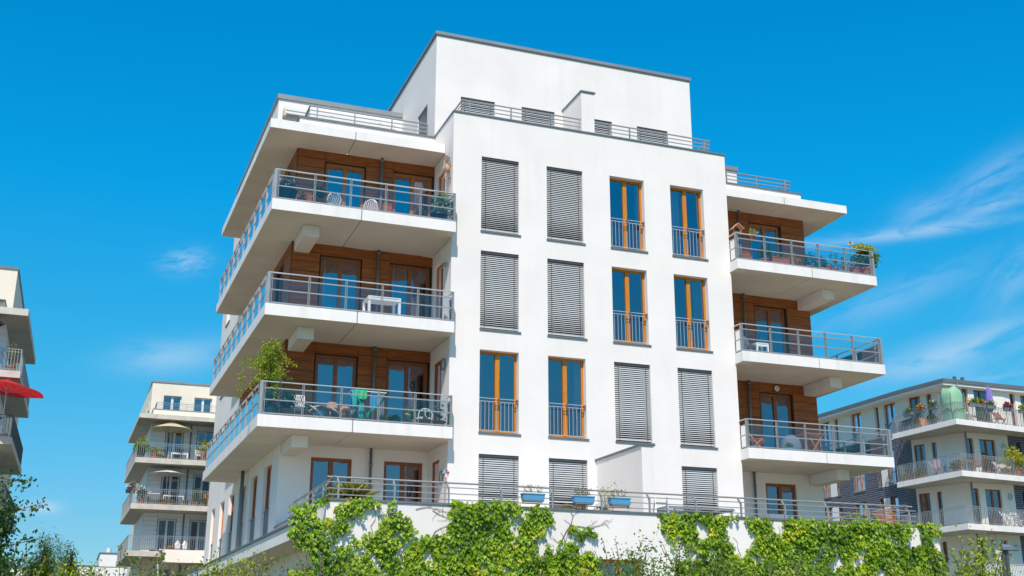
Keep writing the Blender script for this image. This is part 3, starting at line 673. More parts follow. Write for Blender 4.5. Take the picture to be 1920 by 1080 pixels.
# ---- left rear block (same type as the main building)
L_ = thing('apartment_building', 'cream apartment block with pale blue cladding seen behind left edge of white block', 'building', (-2, 55, G))
ZL = [6.70, 3.70, .70]; lp = Pl((0, 51.19), (1, 51.19), (0, 1)); lx0, lx1 = -5.22, -.95
dl = [(-4.26, -3.12), (-2.17, -1.07)]
back = MB(); cl = MB(); w = MB()
for k, zt in enumerate(ZL):
    lp.sheet(back, lx0, lx1, zt - .3, zt + 2.65, [(a, b, zt + .01, zt + 2.26) for a, b in dl], .1)
    xs = [lx0, -4.3, -3.08, -2.62, -2.21, -1.03, lx1]
    for i in range(6):
        door = i in (1, 4)
        for j in range(9):
            z0 = zt + .3 * j; z1 = zt + .3 * (j + 1) if j < 8 else zt + 2.65
            if door and z1 < zt + 2.36: continue
            lp.box(cl, xs[i] + .006, xs[i + 1] - .006, -.022, -.001, max(z0, zt + 2.28 if door else 0) + .006, z1 - .006)
    fk = Pl((lx0, 51.19), (lx0 - .1, 60), (1, 0))
    for j in range(9):
        z0 = zt + .3 * j; z1 = zt + .3 * (j + 1) if j < 8 else zt + 2.65
        for s0, s1 in ((0, 2.2), (2.2, 4.2), (4.2, 6.4), (6.4, 8.8)): fk.box(cl, s0 + .006, s1 - .006, -.022, -.001, z0 + .006, z1 - .006)
    fk.sheet(back, 0, 8.8, zt - .3, zt + 2.65)
back.build('wall_backing', 'panel_dark', L_); cl.build('cladding', 'clad_blue', L_)
lp.sheet(w, lx0, lx1, G, .4, [(-4.26, -3.12, -2.28, -.02), (-2.17, -1.07, -2.28, -.02)], .1); w.quad((lx0, 51.19, G), (lx0, 66, G), (lx0, 66, .4), (lx0, 51.19, .4))
w.quad((lx1, 51.2, G), (lx1, 49.3, G), (lx1, 49.3, 9.5), (lx1, 51.2, 9.5)); w.box(lx1, 49.3, G, 8, 64, 10.4)
w.box(lx0 - .02, 60, G, 7, 67, 12)
lp.sheet(w, lx0, lx1, 9.5, 10.33); w.quad((lx0, 51.19, 9.5), (lx0, 55, 9.5), (lx0, 55, 10.33), (lx0, 51.19, 10.33))
up_ = Pl((0, 54.9), (1, 54.9), (0, 1)); uw = [(-4.41, -3.17), (-2.27, -1.02)]
up_.sheet(w, -5.25, 7, 9.4, 12.98, [(a, b, 10.0, 12.08) for a, b in uw], .16)
ul = Pl((-5.25, 54.9), (-5.4, 66), (1, 0)); sw_ = [(1.5 + 2.6 * i, 2.1 + 2.6 * i) for i in range(3)]; ul.sheet(w, 0, ul.L, 9.4, 12.98, [(a, b, 11.2, 12.1) for a, b in sw_], .2)
w.build('wall', 'cream', L_)
for a, b in uw: window(L_, up_, a, b, 10.0, 12.08, frame='white_frame', sill=False, mull=.16)
for a, b in sw_: window(L_, ul, a, b, 11.2, 12.1, frame='oak_dark', leaves=1, depth=.18)
c = MB(); c.box(-5.32, 54.84, 12.981, 7, 66, 13.12); c.prism([(-5.26, 51.15), (lx1, 51.15), (lx1, 51.4), (-5.0, 51.4), (-5.0, 54.9), (-5.26, 54.9)], 10.331, 10.37); c.build('roof_coping', 'coping_light', L_)
for k, zt in enumerate(ZL):
    for a, b in dl: window(L_, lp, a, b, zt + .01, zt + 2.26, depth=.07, name='balcony_door', frame='white_frame', fw=.09, sill=False, curtain=(0.03, .97, 'curtain_green') if (k == 2 and a < -3) else (.55, .97, 'curtain') if k == 2 else None, glassname='clear_glass')
for a, b in ((-4.26, -3.12), (-2.17, -1.07)): window(L_, lp, a, b, -2.28, -.02, depth=.07, name='balcony_door', frame='white_frame', sill=False)
xl = lambda y: -6.18 - (y - 49.19) * .017
for k, zt in enumerate(ZL + [9.62, -2.3]):
    th = .30 if k == 3 else .35
    s = MB(); s.prism([(xl(49.19), 49.19), (-.97, 49.19), (-.97, 51.15), (lx0, 51.15), (lx0 - .15, 60), (xl(60), 60)], zt - th, zt)
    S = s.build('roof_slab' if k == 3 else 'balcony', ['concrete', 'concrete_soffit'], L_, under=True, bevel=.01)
    if k == 3: continue
    bar_rail(S, [(-.99, 49.25), (-6.12, 49.25), (xl(59.8) + .05, 59.8)], zt, .98, .13, mat='steel', r=.010)
    d = MB(); d.tube((-2.62, 51.1, zt), (-2.62, 51.1, zt + 2.64), .05, 8); d.build('downpipe', 'pipe', L_)
bar_rail(L_, [(-5.0, 54.7), (-5.0, 51.9), (-1.0, 51.9)], 10.0, .95, .9, mat='steel', r=.008)
r = MB()
for zz in (10.5, 10.62, 10.74): r.bar((-5.0, 51.9, zz), (-1.0, 51.9, zz), .015, .015)
r.build('railing', 'steel', L_)
MB().tube((-5.1, 52, G), (-5.1, 52, -2.65), .14, 12).build('column', 'cream', L_)
# ---- far left block
F_ = thing('apartment_building', 'pale apartment block with grey balconies cut off by left edge of photo', 'building', (-17, 30, G))
ZF = [6.60, 3.60, .60, -2.4]; xf = lambda y: -12.46 + (y - 24.9) * .012
for k, zt in enumerate(ZF + [9.50]):
    th = .32; x0_ = -22
    s = MB(); s.prism([(x0_, 24.9), (xf(24.9), 24.9), (xf(35), 35), (-13.4, 35), (-13.45, 26.85), (x0_, 26.85)], zt - th, zt)
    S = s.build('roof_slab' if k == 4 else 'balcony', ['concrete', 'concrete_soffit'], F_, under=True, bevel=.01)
    if k < 4: bar_rail(S, [(-22, 24.97), (-12.53, 24.97), (xf(34.8) - .06, 34.8)], zt, 1.0, .13, mat='steel_dark' if k else 'steel')
w = MB(); cl = MB()
w.box(-22, 26.87, G, -13.47, 48, 9.18); w.box(-22, 26.87, 9.5, -13.9, 27.1, 10.35); w.box(-13.65, 27.1, 9.5, -13.9, 30.5, 10.35)
w.prism([(-22, 29.6), (-13.45, 29.6), (-13.35, 46), (-22, 46)], 9.5, 12.70); w.build('wall', 'cream', F_)
for zt in ZF[:3]:
    for j in range(9):
        cl.box(-22, 26.84, zt + .3 * j + .006, -13.47, 26.868, zt + .3 * j + .294); cl.box(-13.469, 26.84, zt + .3 * j + .006, -13.445, 33, zt + .3 * j + .294)
cl.build('cladding', 'clad_blue', F_)
for zt in ZF[:3]: window(F_, Pl((0, 26.82), (1, 26.82), (0, 1)), -15.6, -14.4, zt + .02, zt + 2.3, depth=.01, name='balcony_door', frame='white_frame', sill=False, room=.04)
c = MB(); c.prism([(-22, 29.55), (-13.40, 29.55), (-13.28, 46.1), (-22, 46.1)], 12.701, 12.84); c.box(-22, 26.84, 10.351, -13.62, 27.13, 10.39); c.box(-13.62, 27.13, 10.351, -13.93, 30, 10.39); c.build('roof_coping', 'coping', F_)
bar_rail(F_, [(-22, 28.0), (-14.35, 28.0), (-14.35, 29.5)], 10.3, .8, .4, mat='steel')
# ---- right block
R_b = thing('apartment_building', 'cream and dark brick apartment block with curved white balconies behind right side', 'building', (44, 35, G))
ZR = [7.53, 4.53, 1.53, -1.47]
W1 = Pl((39.0, 28.3), (39.0, 60), (1, 0)); Ch = Pl((39.0, 28.3), (40.06, 24.76), (1, .3)); Fp = Pl((40.06, 24.76), (43.3, 24.76), (0, 1)); Fq = Pl((43.3, 24.76), (56, 26.2), (0, 1))
tops = [9.9, 6.88, 3.88, .9]; mk = MB; cw = MB(); bw = MB(); cwin = []; 
def chs(k): return [(s0, s1) for s0, s1 in ((.15, .93), (1.38, 1.73))]
chh = []; fh = []; w1h = []; fqh = []
for k, zt in enumerate(ZR):
    t = tops[k]
    chh += [(.10, .92, zt + .02, t), (1.38, 1.73, zt + .02, t)]
    if k == 0: chh += [(2.35, 3.4, zt + .02, t - .02)]
    fh += [(.14, .60, zt + .02, t), (1.05, 2.28, zt + .02, t)]
    fqh += [(.65, 1.1, zt + .02, t), (1.6, 2.8, zt + .02, t), (4.2, 5.2, zt + .02, t)]
w1h = [(9.45 - a, 9.45 - b) for a, b in ()]
tw = [(37.74, 36.57), (36.04, 35.6), (34.15, 33.01), (31.59, 31.18), (30.67, 29.5)]
topw = [(b - 28.3, a - 28.3, 7.75, 9.9) for a, b in tw]
bwin = []
for k, zt in ((1, 4.68), (2, 1.68), (3, -1.3)):
    for a, b in ((37.95, 37.0), (34.4, 33.2), (31.85, 31.45), (30.8, 30.05), (36.25, 35.85)): bwin.append((b - 28.3, a - 28.3, zt, zt + 2.28))
W1.sheet(cw, 0, 31.7, 7.53, 10.0, topw + [(a[0] + 10.5 + 4 * i, a[0] + 11.6 + 4 * i, 7.75, 9.9) for i in range(4) for a in [(0, 0)]], .2)
W1.sheet(bw, 0, 31.7, G, 7.529, bwin, .2)
Ch.sheet(cw, 0, Ch.L, G, 10.0, chh, .2); Fp.sheet(cw, 0, Fp.L, G, 10.0, fh, .2)
Fq.sheet(cw, 0, Fq.L, 7.53, 10.0, fqh[:3], .2); bw2 = MB(); Fq.sheet(bw2, 0, Fq.L, G, 7.529, fqh[3:], .2)
cw.build('wall', 'cream_white', R_b); bw.build('brick_wall', 'brick', R_b); bw2.build('brick_wall', 'brick', R_b)
for h in topw: window(R_b, W1, *h, depth=.18, frame='oak_dark', leaves=2 if h[1] - h[0] > .8 else 1, rail=.9 if h[1] - h[0] > .8 else None, room=1.5)
for h in bwin: window(R_b, W1, *h, depth=.16, frame='oak', leaves=2 if h[1] - h[0] > .8 else 1, rail=.95, room=1.5, curtain=(.05, .95, 'curtain_green') if h[2] > 4 else None)
for hs_, P_ in ((chh, Ch), (fh, Fp), (fqh, Fq)):
    for h in hs_: window(R_b, P_, *h, depth=.16, frame='oak_dark', leaves=2 if h[1] - h[0] > .7 else 1, sill=False, name='balcony_door' if h[1] - h[0] > .7 else 'window', room=1.5, curtain=(.55, .95, 'curtain') if h[2] > 3 and h[2] < 5 else None)
pn = MB()                                     # white plaster panels between paired brick windows
for zt in (4.68, 1.68):
    for s0, s1 in ((7.97, 8.68), (2.52, 3.14)): pn = MB(); W1.box(pn, s0, s1, -.012, .05, zt, zt + 2.28); pn.build('plaster_panel', 'stucco', R_b)
SLAB = [(38.98, 28.34), (37.64, 28.34), (37.82, 22.79), (43.4, 23.52), (56, 25.2), (56, 26.15), (43.3, 24.74), (40.05, 24.74)]
for k, zt in enumerate(ZR):
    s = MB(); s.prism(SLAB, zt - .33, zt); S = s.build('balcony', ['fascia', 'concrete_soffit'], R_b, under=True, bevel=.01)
    bar_rail(S, [(38.9, 28.26), (37.71, 28.26), (37.89, 22.87), (43.4, 23.6), (55.8, 25.25)], zt, 1.0, .13, mat='steel')
    zc = ZR[k - 1] - .33 if k else 9.95
    if k: MB().tube((40.02, 24.62, zt), (40.02, 24.62, zc), .06, 10).build('downpipe', 'pipe', R_b)
    if k:
        l = MB(); q = Fp.P(2.85, -.05, zt + 1.95)
        for i in range(16):
            a0, a1 = 2 * PI * i / 16, 2 * PI * (i + 1) / 16; l.bar((q[0] + .13 * math.cos(a0), q[1], q[2] + .17 * math.sin(a0)), (q[0] + .13 * math.cos(a1), q[1], q[2] + .17 * math.sin(a1)), .035, .035)
        l.build('wall_lamp', 'steel', R_b)
s = MB(); EV = [(38.15, 60), (38.3, 28), (38.62, 24.45), (45.2, 24.5), (57, 25.6), (57, 60)]; s.prism(EV, 9.95, 10.10); s.build('eave', ['fascia', 'fascia'], R_b)
s = MB(); s.prism([(38.08, 60), (38.23, 28), (38.56, 24.37), (45.2, 24.42), (57.1, 25.5), (57.1, 60)], 10.101, 10.32); s.build('gutter', 'coping', R_b)
s = MB(); b0 = [(38.3, 60, 10.32), (38.45, 28, 10.32), (38.75, 24.6, 10.32), (45.2, 24.65, 10.32), (57, 25.7, 10.32), (57, 60, 10.32)]; t0 = [(44, 60, 11.0), (44, 31, 11.0), (44, 30.5, 11.0), (46, 30.5, 11.0), (52, 31, 11.0), (52, 60, 11.0)]
s.add(b0 + t0, [(i, (i + 1) % 6, 6 + (i + 1) % 6, 6 + i) for i in range(6)] + [(6, 7, 8, 9, 10, 11)]); s.build('roof', 'roof_grey', R_b)
MB().path([(39.62, 24.42, 10.1), (39.62, 24.42, 9.8), (39.95, 24.62, 9.3), (39.98, 24.62, 7.6)], .05, 8).build('downpipe', 'steel', R_b)
for x in (40.9, 41.5): MB().tube((x, 26, 10.3), (x, 26, 10.95), .11, 10).build('vent_pipe', 'steel_dark', R_b)
# ---- distant low white building
D_ = thing('white_building', 'distant low white flat roofed building above the hedge at lower left', 'building', (-6, 125, G))
w = MB(); w.box(-9.4, 119.5, G, 12, 135, 4.05); w.box(-6.2, 119.4, 4.05, 8, 132, 5.55); w.build('wall', 'stucco', D_)
c = MB(); c.box(-9.5, 119.4, 4.051, -6.2, 135, 4.15); c.box(-6.3, 119.3, 5.551, 8.1, 132, 5.68); c.build('roof_coping', 'coping', D_)
MB().tube((-5.2, 121, 5.6), (-5.2, 121, 6.3), .3, 12).build('vent_pipe', 'lamp_white', D_)
D2 = thing('white_building', 'small distant pale building low behind the near branches at left edge', 'building', (-17, 95, G))
w = MB(); w.box(-22, 90, G, -12.1, 100, 1.9); w.build('wall', 'stucco', D2); c = MB(); c.box(-22.1, 89.9, 1.901, -12.0, 100, 2.0); c.build('roof_coping', 'coping', D2)
# ================================================================== THINGS ON THE BALCONIES
zA, zB, zC = ZT
pg = 'potted plants on the balconies'
# top left balcony
t = thing('planter', 'dark tub of white and crimson flowers at the corner of the top left balcony', 'planter', (-4.92, -.12, zA), pg)
MB().lathe((-4.92, -.12, zA), [(.20, 0), (.30, .34), (.31, .38), (.27, .38)], 18).build('pot', 'pot_dark', t)
leaves('foliage', blob((-4.92, -.12, zA + .52), (.32, .22, .2), 420), .08, 'leaf_dark', t); flowers(t, (-4.98, -.14, zA + .66), (.22, .2, .1), 16, 'flower_white', .05); flowers(t, (-4.86, -.14, zA + .6), (.33, .24, .16), 14, 'flower_red', .045)
potted('small terracotta pot of pale green herbs beside the dark flower tub on top left balcony', -4.47, -.1, zA, .13, .22, (.14, .14, .14), 200, .05, 'leaf_pale', group=pg)
potted('terracotta pot with tall dark leafy plant beside the white chair, top left balcony', -3.98, -.08, zA, .19, .26, (.2, .18, .28), 380, .08, 'leaf_dark', ('flower_red', 4, .04), pg)
t = thing('flower_pot', 'plain pale terracotta pot between the herbs and the tall plant, top left balcony', 'pot', (-4.2, .12, zA)); pot(t, -4.22, .14, zA, .12, .25, 'terracotta_pale')
def shell_chair(label, x, y, z, rot):
    t = thing('plastic_chair', label, 'chair', (x, y, z), 'white plastic chairs on the top left balcony'); cr, sr = math.cos(rot), math.sin(rot)
    T = lambda a, b, c: (x + a * cr - b * sr, y + a * sr + b * cr, z + c)
    for sx in (-1, 1):
        for sy in (-1, 1): MB().tube(T(sx * .24, sy * .24, 0), T(sx * .19, sy * .18, .30), .018, 6).build('leg', 'plastic_white', t)
    b = MB(); b.add([T(-.22, -.22, .30), T(.22, -.22, .30), T(.21, .21, .30), T(-.21, .21, .30), T(-.22, -.22, .33), T(.22, -.22, .33), T(.21, .21, .33), T(-.21, .21, .33)], [(0, 3, 2, 1), (4, 5, 6, 7), (0, 1, 5, 4), (1, 2, 6, 5), (2, 3, 7, 6), (3, 0, 4, 7)]); b.build('seat', 'plastic_white', t)
    b = MB()
    for i in range(7):
        a = -.19 + .063 * i; hh = .60 - 1.8 * a * a; b.bar(T(a, .20, .33), T(a * 1.1, .30, hh), .035, .012)
    b.path([T(-.23, .2, .32), T(-.235, .28, .5), T(-.15, .30, .60), T(0, .31, .63), T(.15, .30, .60), T(.235, .28, .5), T(.23, .2, .32)], .02, 6)
    b.build('backrest', 'plastic_white', t); return t
shell_chair('white plastic garden chair beside the potted plants on the top left balcony', -3.62, .42, zA, PI + .5)
shell_chair('white plastic garden chair in front of the downpipe on the top left balcony', -2.2, .50, zA, PI - .9)
t = potted('tall leafy plant with orange flowers above the glass at right end, top left balcony', -.36, -.02, zA, .17, .3, (.26, .2, .40), 700, .08, 'leaf', ('flower_orange', 7, .05), pg, 'pot_dark')
potted('dark bowl of small white flowers at right end of the top left balcony', -.5, -.2, zA, .25, .26, (.32, .16, .12), 420, .05, 'leaf_pale', ('flower_white', 26, .04), pg, 'pot_dark')
potted('pale bushy little plant left of the white flower bowl, top left balcony', -.98, -.1, zA, .12, .16, (.16, .14, .16), 200, .05, 'leaf_pale', group=pg)
# hanging ornament
t = thing('hanging_ornament', 'brown and grey rope and cloth ornament hanging beside the top left balcony door', 'ornament', (-.13, .2, 8.95))
o_ = MB()
for i in range(26):
    a = rng.uniform(0, 2 * PI); rr = rng.uniform(.0, .07); x, y = -.15 + rr * math.cos(a), .18 + rr * math.sin(a); o_.path([(x, y, 8.78 + rng.uniform(-.03, .05)), (x + rng.normal() * .03, y, 8.62), (x + rng.normal() * .05, y, 8.5)], .012, 5)
o_.build('tassel', 'rope', t)
MB().lathe((-.15, .18, 8.28), [(.02, 0), (.07, .06), (.085, .16), (.06, .25), (.02, .30)], 12).build('shell', 'terracotta_pale', t, smooth=True)
o_ = MB()
for i in range(9):
    x, y = -.15 + rng.normal() * .03, .18 + rng.normal() * .02; o_.path([(x, y, 8.5), (x + rng.normal() * .05, y, 8.15), (x + rng.normal() * .05 - .02, y, 7.80 + rng.uniform(0, .3))], .011, 5)
o_.tube((-.15, .18, 8.8), (-.06, .2, 9.0), .006, 5); o_.build('cord', 'rope', t)
# middle left balcony
table('garden_table', 'white framed garden table with dark top on the middle left balcony', -1.9, .62, zB, .95, .72, .74, 'plastic_white', 'plastic_white', legw=.07)
t = thing('cup', 'small white cup standing on the floor near right end of middle left balcony', 'cup', (-.45, -.2, zB)); MB().lathe((-.45, -.2, zB), [(.05, 0), (.07, .14), (.06, .14)], 12).build('cup_body', 'plastic_white', t)
potted('small pot plant at the right post of the middle left balcony, low behind glass', -.25, -.22, zB, .08, .1, (.07, .07, .08), 60, .04, 'leaf_pale', group=pg)
# lower left balcony : slender tree
t = thing('potted_tree', 'slender light green birch in a tub leaning out over the lower left balcony corner', 'tree', (-5.0, .05, zC))
MB().lathe((-5.0, .05, zC), [(.22, 0), (.28, .3), (.26, .3)], 16).build('pot', 'plastic_grey', t)
tr = MB(); tr.path([(-5.0, .05, zC + .2), (-5.05, .03, zC + .8), (-5.0, .0, zC + 1.4), (-5.08, .0, zC + 2.0)], .025, 7, .01); bp = []; bs = MB()
for i in range(46):
    a = rng.uniform(0, 2 * PI); h0 = rng.uniform(.85, 1.85); ln = rng.uniform(.25, .68) * (1.15 - abs(h0 - 1.35) * .5); rise = rng.uniform(.05, .3)
    p0 = Vector((-5.03, .02, zC + h0)); p1 = p0 + Vector((math.cos(a) * ln * .6, math.sin(a) * ln * .45, rise)); p2 = p1 + Vector((math.cos(a) * ln * .5, math.sin(a) * ln * .35, -rng.uniform(.02, .45)))
    bs.path([p0, p1, p2], .006, 4, .003)
    for k in range(80):
        f = rng.uniform(.15, 1); q = p0.lerp(p1, f * 2) if f < .5 else p1.lerp(p2, f * 2 - 1); bp.append(q + Vector(rng.normal(size=3) * .045))
for px, py, h in ((-4.85, -.38, .95), (-4.92, -.40, 1.0), (-5.78, .0, .95)):
    bs.path([(-5.0, .0, zC + 1.3), (px, py, zC + h + .2), (px, py, zC + h - .45)], .005, 4)
    bp += [Vector((px, py, zC + h + rng.uniform(-.5, .25))) + Vector(rng.normal(size=3) * .05) for _ in range(110)]
tr.build('trunk', 'bark', t); bs.build('branch', 'twig', t); leaves('foliage', np.array([tuple(p) for p in bp]), .058, 'leaf_light', t, tip=(0, 0, -.8))
potted('dark green bushy plant in patterned terracotta pot, lower left balcony near the birch', -4.52, -.08, zC, .19, .24, (.24, .2, .26), 520, .085, 'leaf_dark', group=pg)
potted('blue grey leafy plant in pale tub in the left corner of the lower left balcony', -5.0, -.18, zC, .17, .22, (.22, .16, .3), 240, .09, 'leaf_dark', group=pg, pmat='plastic_grey')
# white lattice chair
t = thing('lattice_chair', 'white wrought lattice garden chair behind the glass of the lower left balcony', 'chair', (-4.2, .18, zC)); b = MB(); q = lambda u, v: (-4.36 + .34 * u, .18 + .12 * v, zC + .30 + .42 * v)
for i in range(7):
    for s in (0, 1):
        u0 = i / 6; u1 = min(1, max(0, u0 + (1 if s else -1) * .5)); b.bar(q(u0, 0), q(u1, 1), .016, .016)
b.bar(q(0, 1), q(1, 1), .03, .03); b.bar(q(0, 0), q(1, 0), .03, .03); b.bar(q(0, 0), q(0, 1), .025, .025); b.bar(q(1, 0), q(1, 1), .025, .025); b.build('backrest', 'plastic_white', t)
MB().box(-4.37, -.2, zC + .3, -4.0, .18, zC + .33).build('seat', 'plastic_white', t)
for sx in (-4.35, -4.03):
    for sy in (-.18, .16): MB().box(sx, sy, zC, sx + .02, sy + .02, zC + .3).build('leg', 'plastic_white', t)
potted('low terracotta pot of mixed herbs between the white chair and the recliner', -4.0, -.12, zC, .15, .2, (.13, .12, .12), 160, .05, 'leaf_pale', ('flower_yellow', 5, .03), pg)
# recliner
t = thing('recliner', 'curved white framed recliner with dark sling on the lower left balcony', 'chair', (-3.5, .2, zC))
for yy in (-.05, .45):
    MB().path([(-4.05, yy, zC + .42), (-3.9, yy, zC + .40), (-3.7, yy, zC + .27), (-3.5, yy, zC + .05)], .022, 7).build('leg', 'plastic_white', t)
    MB().path([(-3.82, yy, zC + .36), (-3.6, yy, zC + .44), (-3.35, yy, zC + .38), (-3.1, yy, zC + .24), (-2.95, yy, zC + .22)], .03, 7).build('frame', 'cloth_beige', t)
b = MB()
P_ = [(-3.82, .34), (-3.6, .41), (-3.35, .34), (-3.1, .20)]
for (x0, z0), (x1, z1) in zip(P_, P_[1:]): b.quad((x0, -.04, zC + z0), (x1, -.04, zC + z1), (x1, .44, zC + z1), (x0, .44, zC + z0))
b.build('seat', 'cloth_grey', t)
def panel_round(name, label, x0, x1, y, z, h, mat):
    t = thing(name, label, 'chair', ((x0 + x1) / 2, y, z)); b = MB(); n = 12; c = (x0 + x1) / 2; r = (x1 - x0) / 2
    pr = [(x0, z + .18), (x1, z + .18)] + [(c + r * math.cos(PI * i / n), z + h - r * .45 + r * .45 * math.sin(PI * i / n)) for i in range(n + 1)]
    k = len(pr); b.add([(x, y - .02, zz) for x, zz in pr] + [(x, y + .02, zz) for x, zz in pr], [tuple(range(k))[::-1], tuple(range(k, 2 * k))] + [(i, (i + 1) % k, k + (i + 1) % k, k + i) for i in range(k)])
    b.build('backrest', mat, t, bevel=.008); MB().box(x0, y - .42, z + .36, x1, y - .02, z + .40).build('seat', mat, t)
    for sx in (x0, x1 - .03):
        for sy in (y - .42, y - .05): MB().box(sx, sy, z, sx + .03, sy + .03, z + .36).build('leg', mat, t)
panel_round('garden_chair', 'orange tan chair with rounded solid back, left of the drying rack', -3.37, -3.08, .42, zC, .64, 'terracotta_pale')
panel_round('garden_chair', 'orange tan chair with rounded back half hidden behind the drying rack legs', -3.0, -2.76, .38, zC, .54, 'terracotta_pale')
# drying rack + laundry
t = thing('drying_rack', 'green and white folding drying rack with crossed legs on the lower left balcony', 'drying rack', (-2.3, .25, zC)); zt = zC + .92
f = MB()
for yy in (.0, .5): f.bar((-2.80, yy, zt), (-1.82, yy, zt - .01), .025, .02)
for i in range(9): f.bar((-2.78 + .12 * i, .0, zt), (-2.78 + .12 * i, .5, zt), .008, .008)
f.build('frame', 'plastic_white', t)
for yy in (.02, .48):
    MB().bar((-2.72, yy, zt - .02), (-2.18, yy, zC), .022, .022).build('leg', 'green_plastic', t); MB().bar((-1.86, yy, zt - .03), (-2.5, yy, zC), .022, .022).build('leg', 'green_plastic', t)
def cloth(name, label, x0, x1, y, z0, z1, mat, grp='laundry on the drying rack', wav=.03, taper=0.):
    b = MB(); n = 12; m_ = 6; vs = []
    for j in range(m_ + 1):
        for i in range(n + 1):
            f = j / m_; g = i / n; vs.append((x0 + (x1 - x0) * (g + taper * f * (.5 - g)), y + wav * math.sin(g * 15 + f * 2) * (.3 + f), z1 + (z0 - z1) * f * (1 - .12 * math.sin(g * 7))))
    b.add(vs, [(j * (n + 1) + i, j * (n + 1) + i + 1, (j + 1) * (n + 1) + i + 1, (j + 1) * (n + 1) + i) for j in range(m_) for i in range(n)])
    o = b.build(name, mat, smooth=True, org=((x0 + x1) / 2, y, z0)); return tag(o, label, 'laundry', grp)
cloth('towel', 'bright green towel hanging over the front of the drying rack', -2.74, -2.38, -.03, zC + .70, zC + .94, 'cloth_green')
cloth('towel', 'long narrow teal cloth hanging at the left end of the drying rack', -2.80, -2.62, -.045, zC + .25, zC + .92, 'cloth_teal', taper=.7)
cloth('trousers', 'grey blue trousers hanging in the middle of the drying rack behind the green towel', -2.66, -2.40, .1, zC + .1, zC + .9, 'cloth_grey')
cloth('towel', 'teal cloth hanging low in the middle of the drying rack', -2.56, -2.44, .03, zC + .12, zC + .6, 'cloth_teal')
cloth('shirt', 'blue shirt hanging at the right half of the drying rack', -2.26, -2.06, .05, zC + .45, zC + .91, 'cloth_blue')
cloth('trousers', 'grey trousers hanging at the right end of the drying rack', -2.04, -1.86, .08, zC + .2, zC + .9, 'cloth_grey')
trough('low trough of short green grass right of the drying rack', -1.80, -1.36, .0, zC, .12, .2, 'concrete', .10, 420, .10, 'leaf')
potted('low red brown bowl of seedlings between grass trough and railing post', -1.2, -.06, zC, .14, .14, (.09, .09, .05), 60, .04, 'leaf', group=pg)
t = thing('round_chair', 'white metal chair with round spoked back, lower left balcony right end', 'chair', (-.67, .25, zC)); cx, cz = -.67, zC + .38; rg = MB()
for i in range(24):
    a0, a1 = 2 * PI * i / 24, 2 * PI * (i + 1) / 24; rg.bar((cx + .2 * math.cos(a0), .1, cz + .2 * math.sin(a0)), (cx + .2 * math.cos(a1), .1, cz + .2 * math.sin(a1)), .02, .02)
for a in (PI / 2 + .1, PI * 1.2, -.55): rg.bar((cx, .1, cz - .02), (cx + .2 * math.cos(a), .1, cz + .2 * math.sin(a)), .018, .018)
rg.build('backrest', 'plastic_white', t); MB().lathe((cx, .32, zC + .33), [(.2, 0), (.2, .02)], 16).build('seat', 'plastic_white', t)
for a in (.7, 2.4, 3.9, 5.5): MB().tube((cx + .18 * math.cos(a), .3 + .18 * math.sin(a), zC), (cx + .15 * math.cos(a), .3 + .15 * math.sin(a), zC + .33), .011, 5).build('leg', 'plastic_white', t)
potted('terracotta pot standing in front of the round backed white chair', -.76, -.2, zC, .16, .2, (.08, .08, .05), 60, .05, 'leaf', group=pg)
potted('wide terracotta pot with thin plant at right end of lower left balcony', -.36, -.2, zC, .18, .19, (.14, .1, .24), 60, .10, 'leaf_dark', group=pg)
potted('big leaved plant behind the two terracotta pots, lower left balcony', -.7, .75, zC, .18, .28, (.34, .2, .22), 50, .22, 'leaf_dark', group=pg, pmat='plastic_grey')
# right side, top balcony
t = thing('bird_feeder', 'wooden bird feeder with pitched orange roof on the top right balcony corner', 'bird feeder', (9.44, -.28, zA))
b = MB(); b.bar((9.22, -.28, 7.53), (9.45, -.28, 7.75), .2, .02); b.bar((9.45, -.28, 7.75), (9.66, -.28, 7.58), .2, .02); b.build('roof', 'terracotta_pale', t)
b = MB(); b.box(9.32, -.36, 7.44, 9.58, -.2, 7.46); b.build('tray', 'teak', t); b = MB(); b.box(9.31, -.29, 7.44, 9.33, -.27, 7.6); b.box(9.57, -.29, 7.44, 9.59, -.27, 7.62); b.build('post', 'terracotta_pale', t)
MB().tube((9.5, -.22, zA), (9.5, -.22, 7.44), .02, 8).build('pole', 'steel', t)
t = thing('hanging_pot', 'terracotta pot of yellow green leaves hooked inside the rail, top right balcony', 'plant', (10.0, -.30, 7.28)); pot(t, 10.0, -.30, 7.28, .11, .14); leaves('foliage', blob((10.02, -.3, 7.52), (.15, .1, .12), 130), .06, 'leaf_yellow', t)
trough('long terracotta trough of sparse plants on the top right balcony', 10.72, 11.42, -.1, zA, .34, .22, 'terracotta', .12, 130, .07, 'leaf')
trough('low terracotta trough near the second post of the top right balcony', 11.5, 12.0, -.12, zA, .20, .2, 'terracotta', .07, 90, .06, 'leaf')
potted('dark bushy plant left of the long trough, top right balcony', 10.45, -.2, zA, .17, .2, (.28, .2, .26), 330, .09, 'leaf_dark', group=pg)
potted('spindly yellow green seedling behind the low trough, top right balcony', 11.5, -.2, zA, .1, .3, (.12, .1, .14), 60, .06, 'leaf_yellow', group=pg)
potted('grey green bushy shrub at the middle of the top right balcony', 12.15, -.2, zA, .18, .15, (.30, .2, .25), 560, .06, 'leaf_dark', group=pg)
potted('second grey green bushy shrub, in a pinkish pot beside the middle post, top right balcony', 12.6, -.2, zA, .16, .12, (.24, .2, .24), 440, .06, 'leaf_dark', group=pg, pmat='terracotta_pale')
potted('small terracotta pot right after the middle post of the top right balcony', 12.83, -.2, zA, .13, .26, (.1, .1, .06), 50, .05, 'leaf', group=pg)
potted('terracotta pot with wispy tall plant, top right balcony right half', 13.12, -.2, zA, .14, .2, (.22, .15, .32), 170, .06, 'leaf', group=pg)
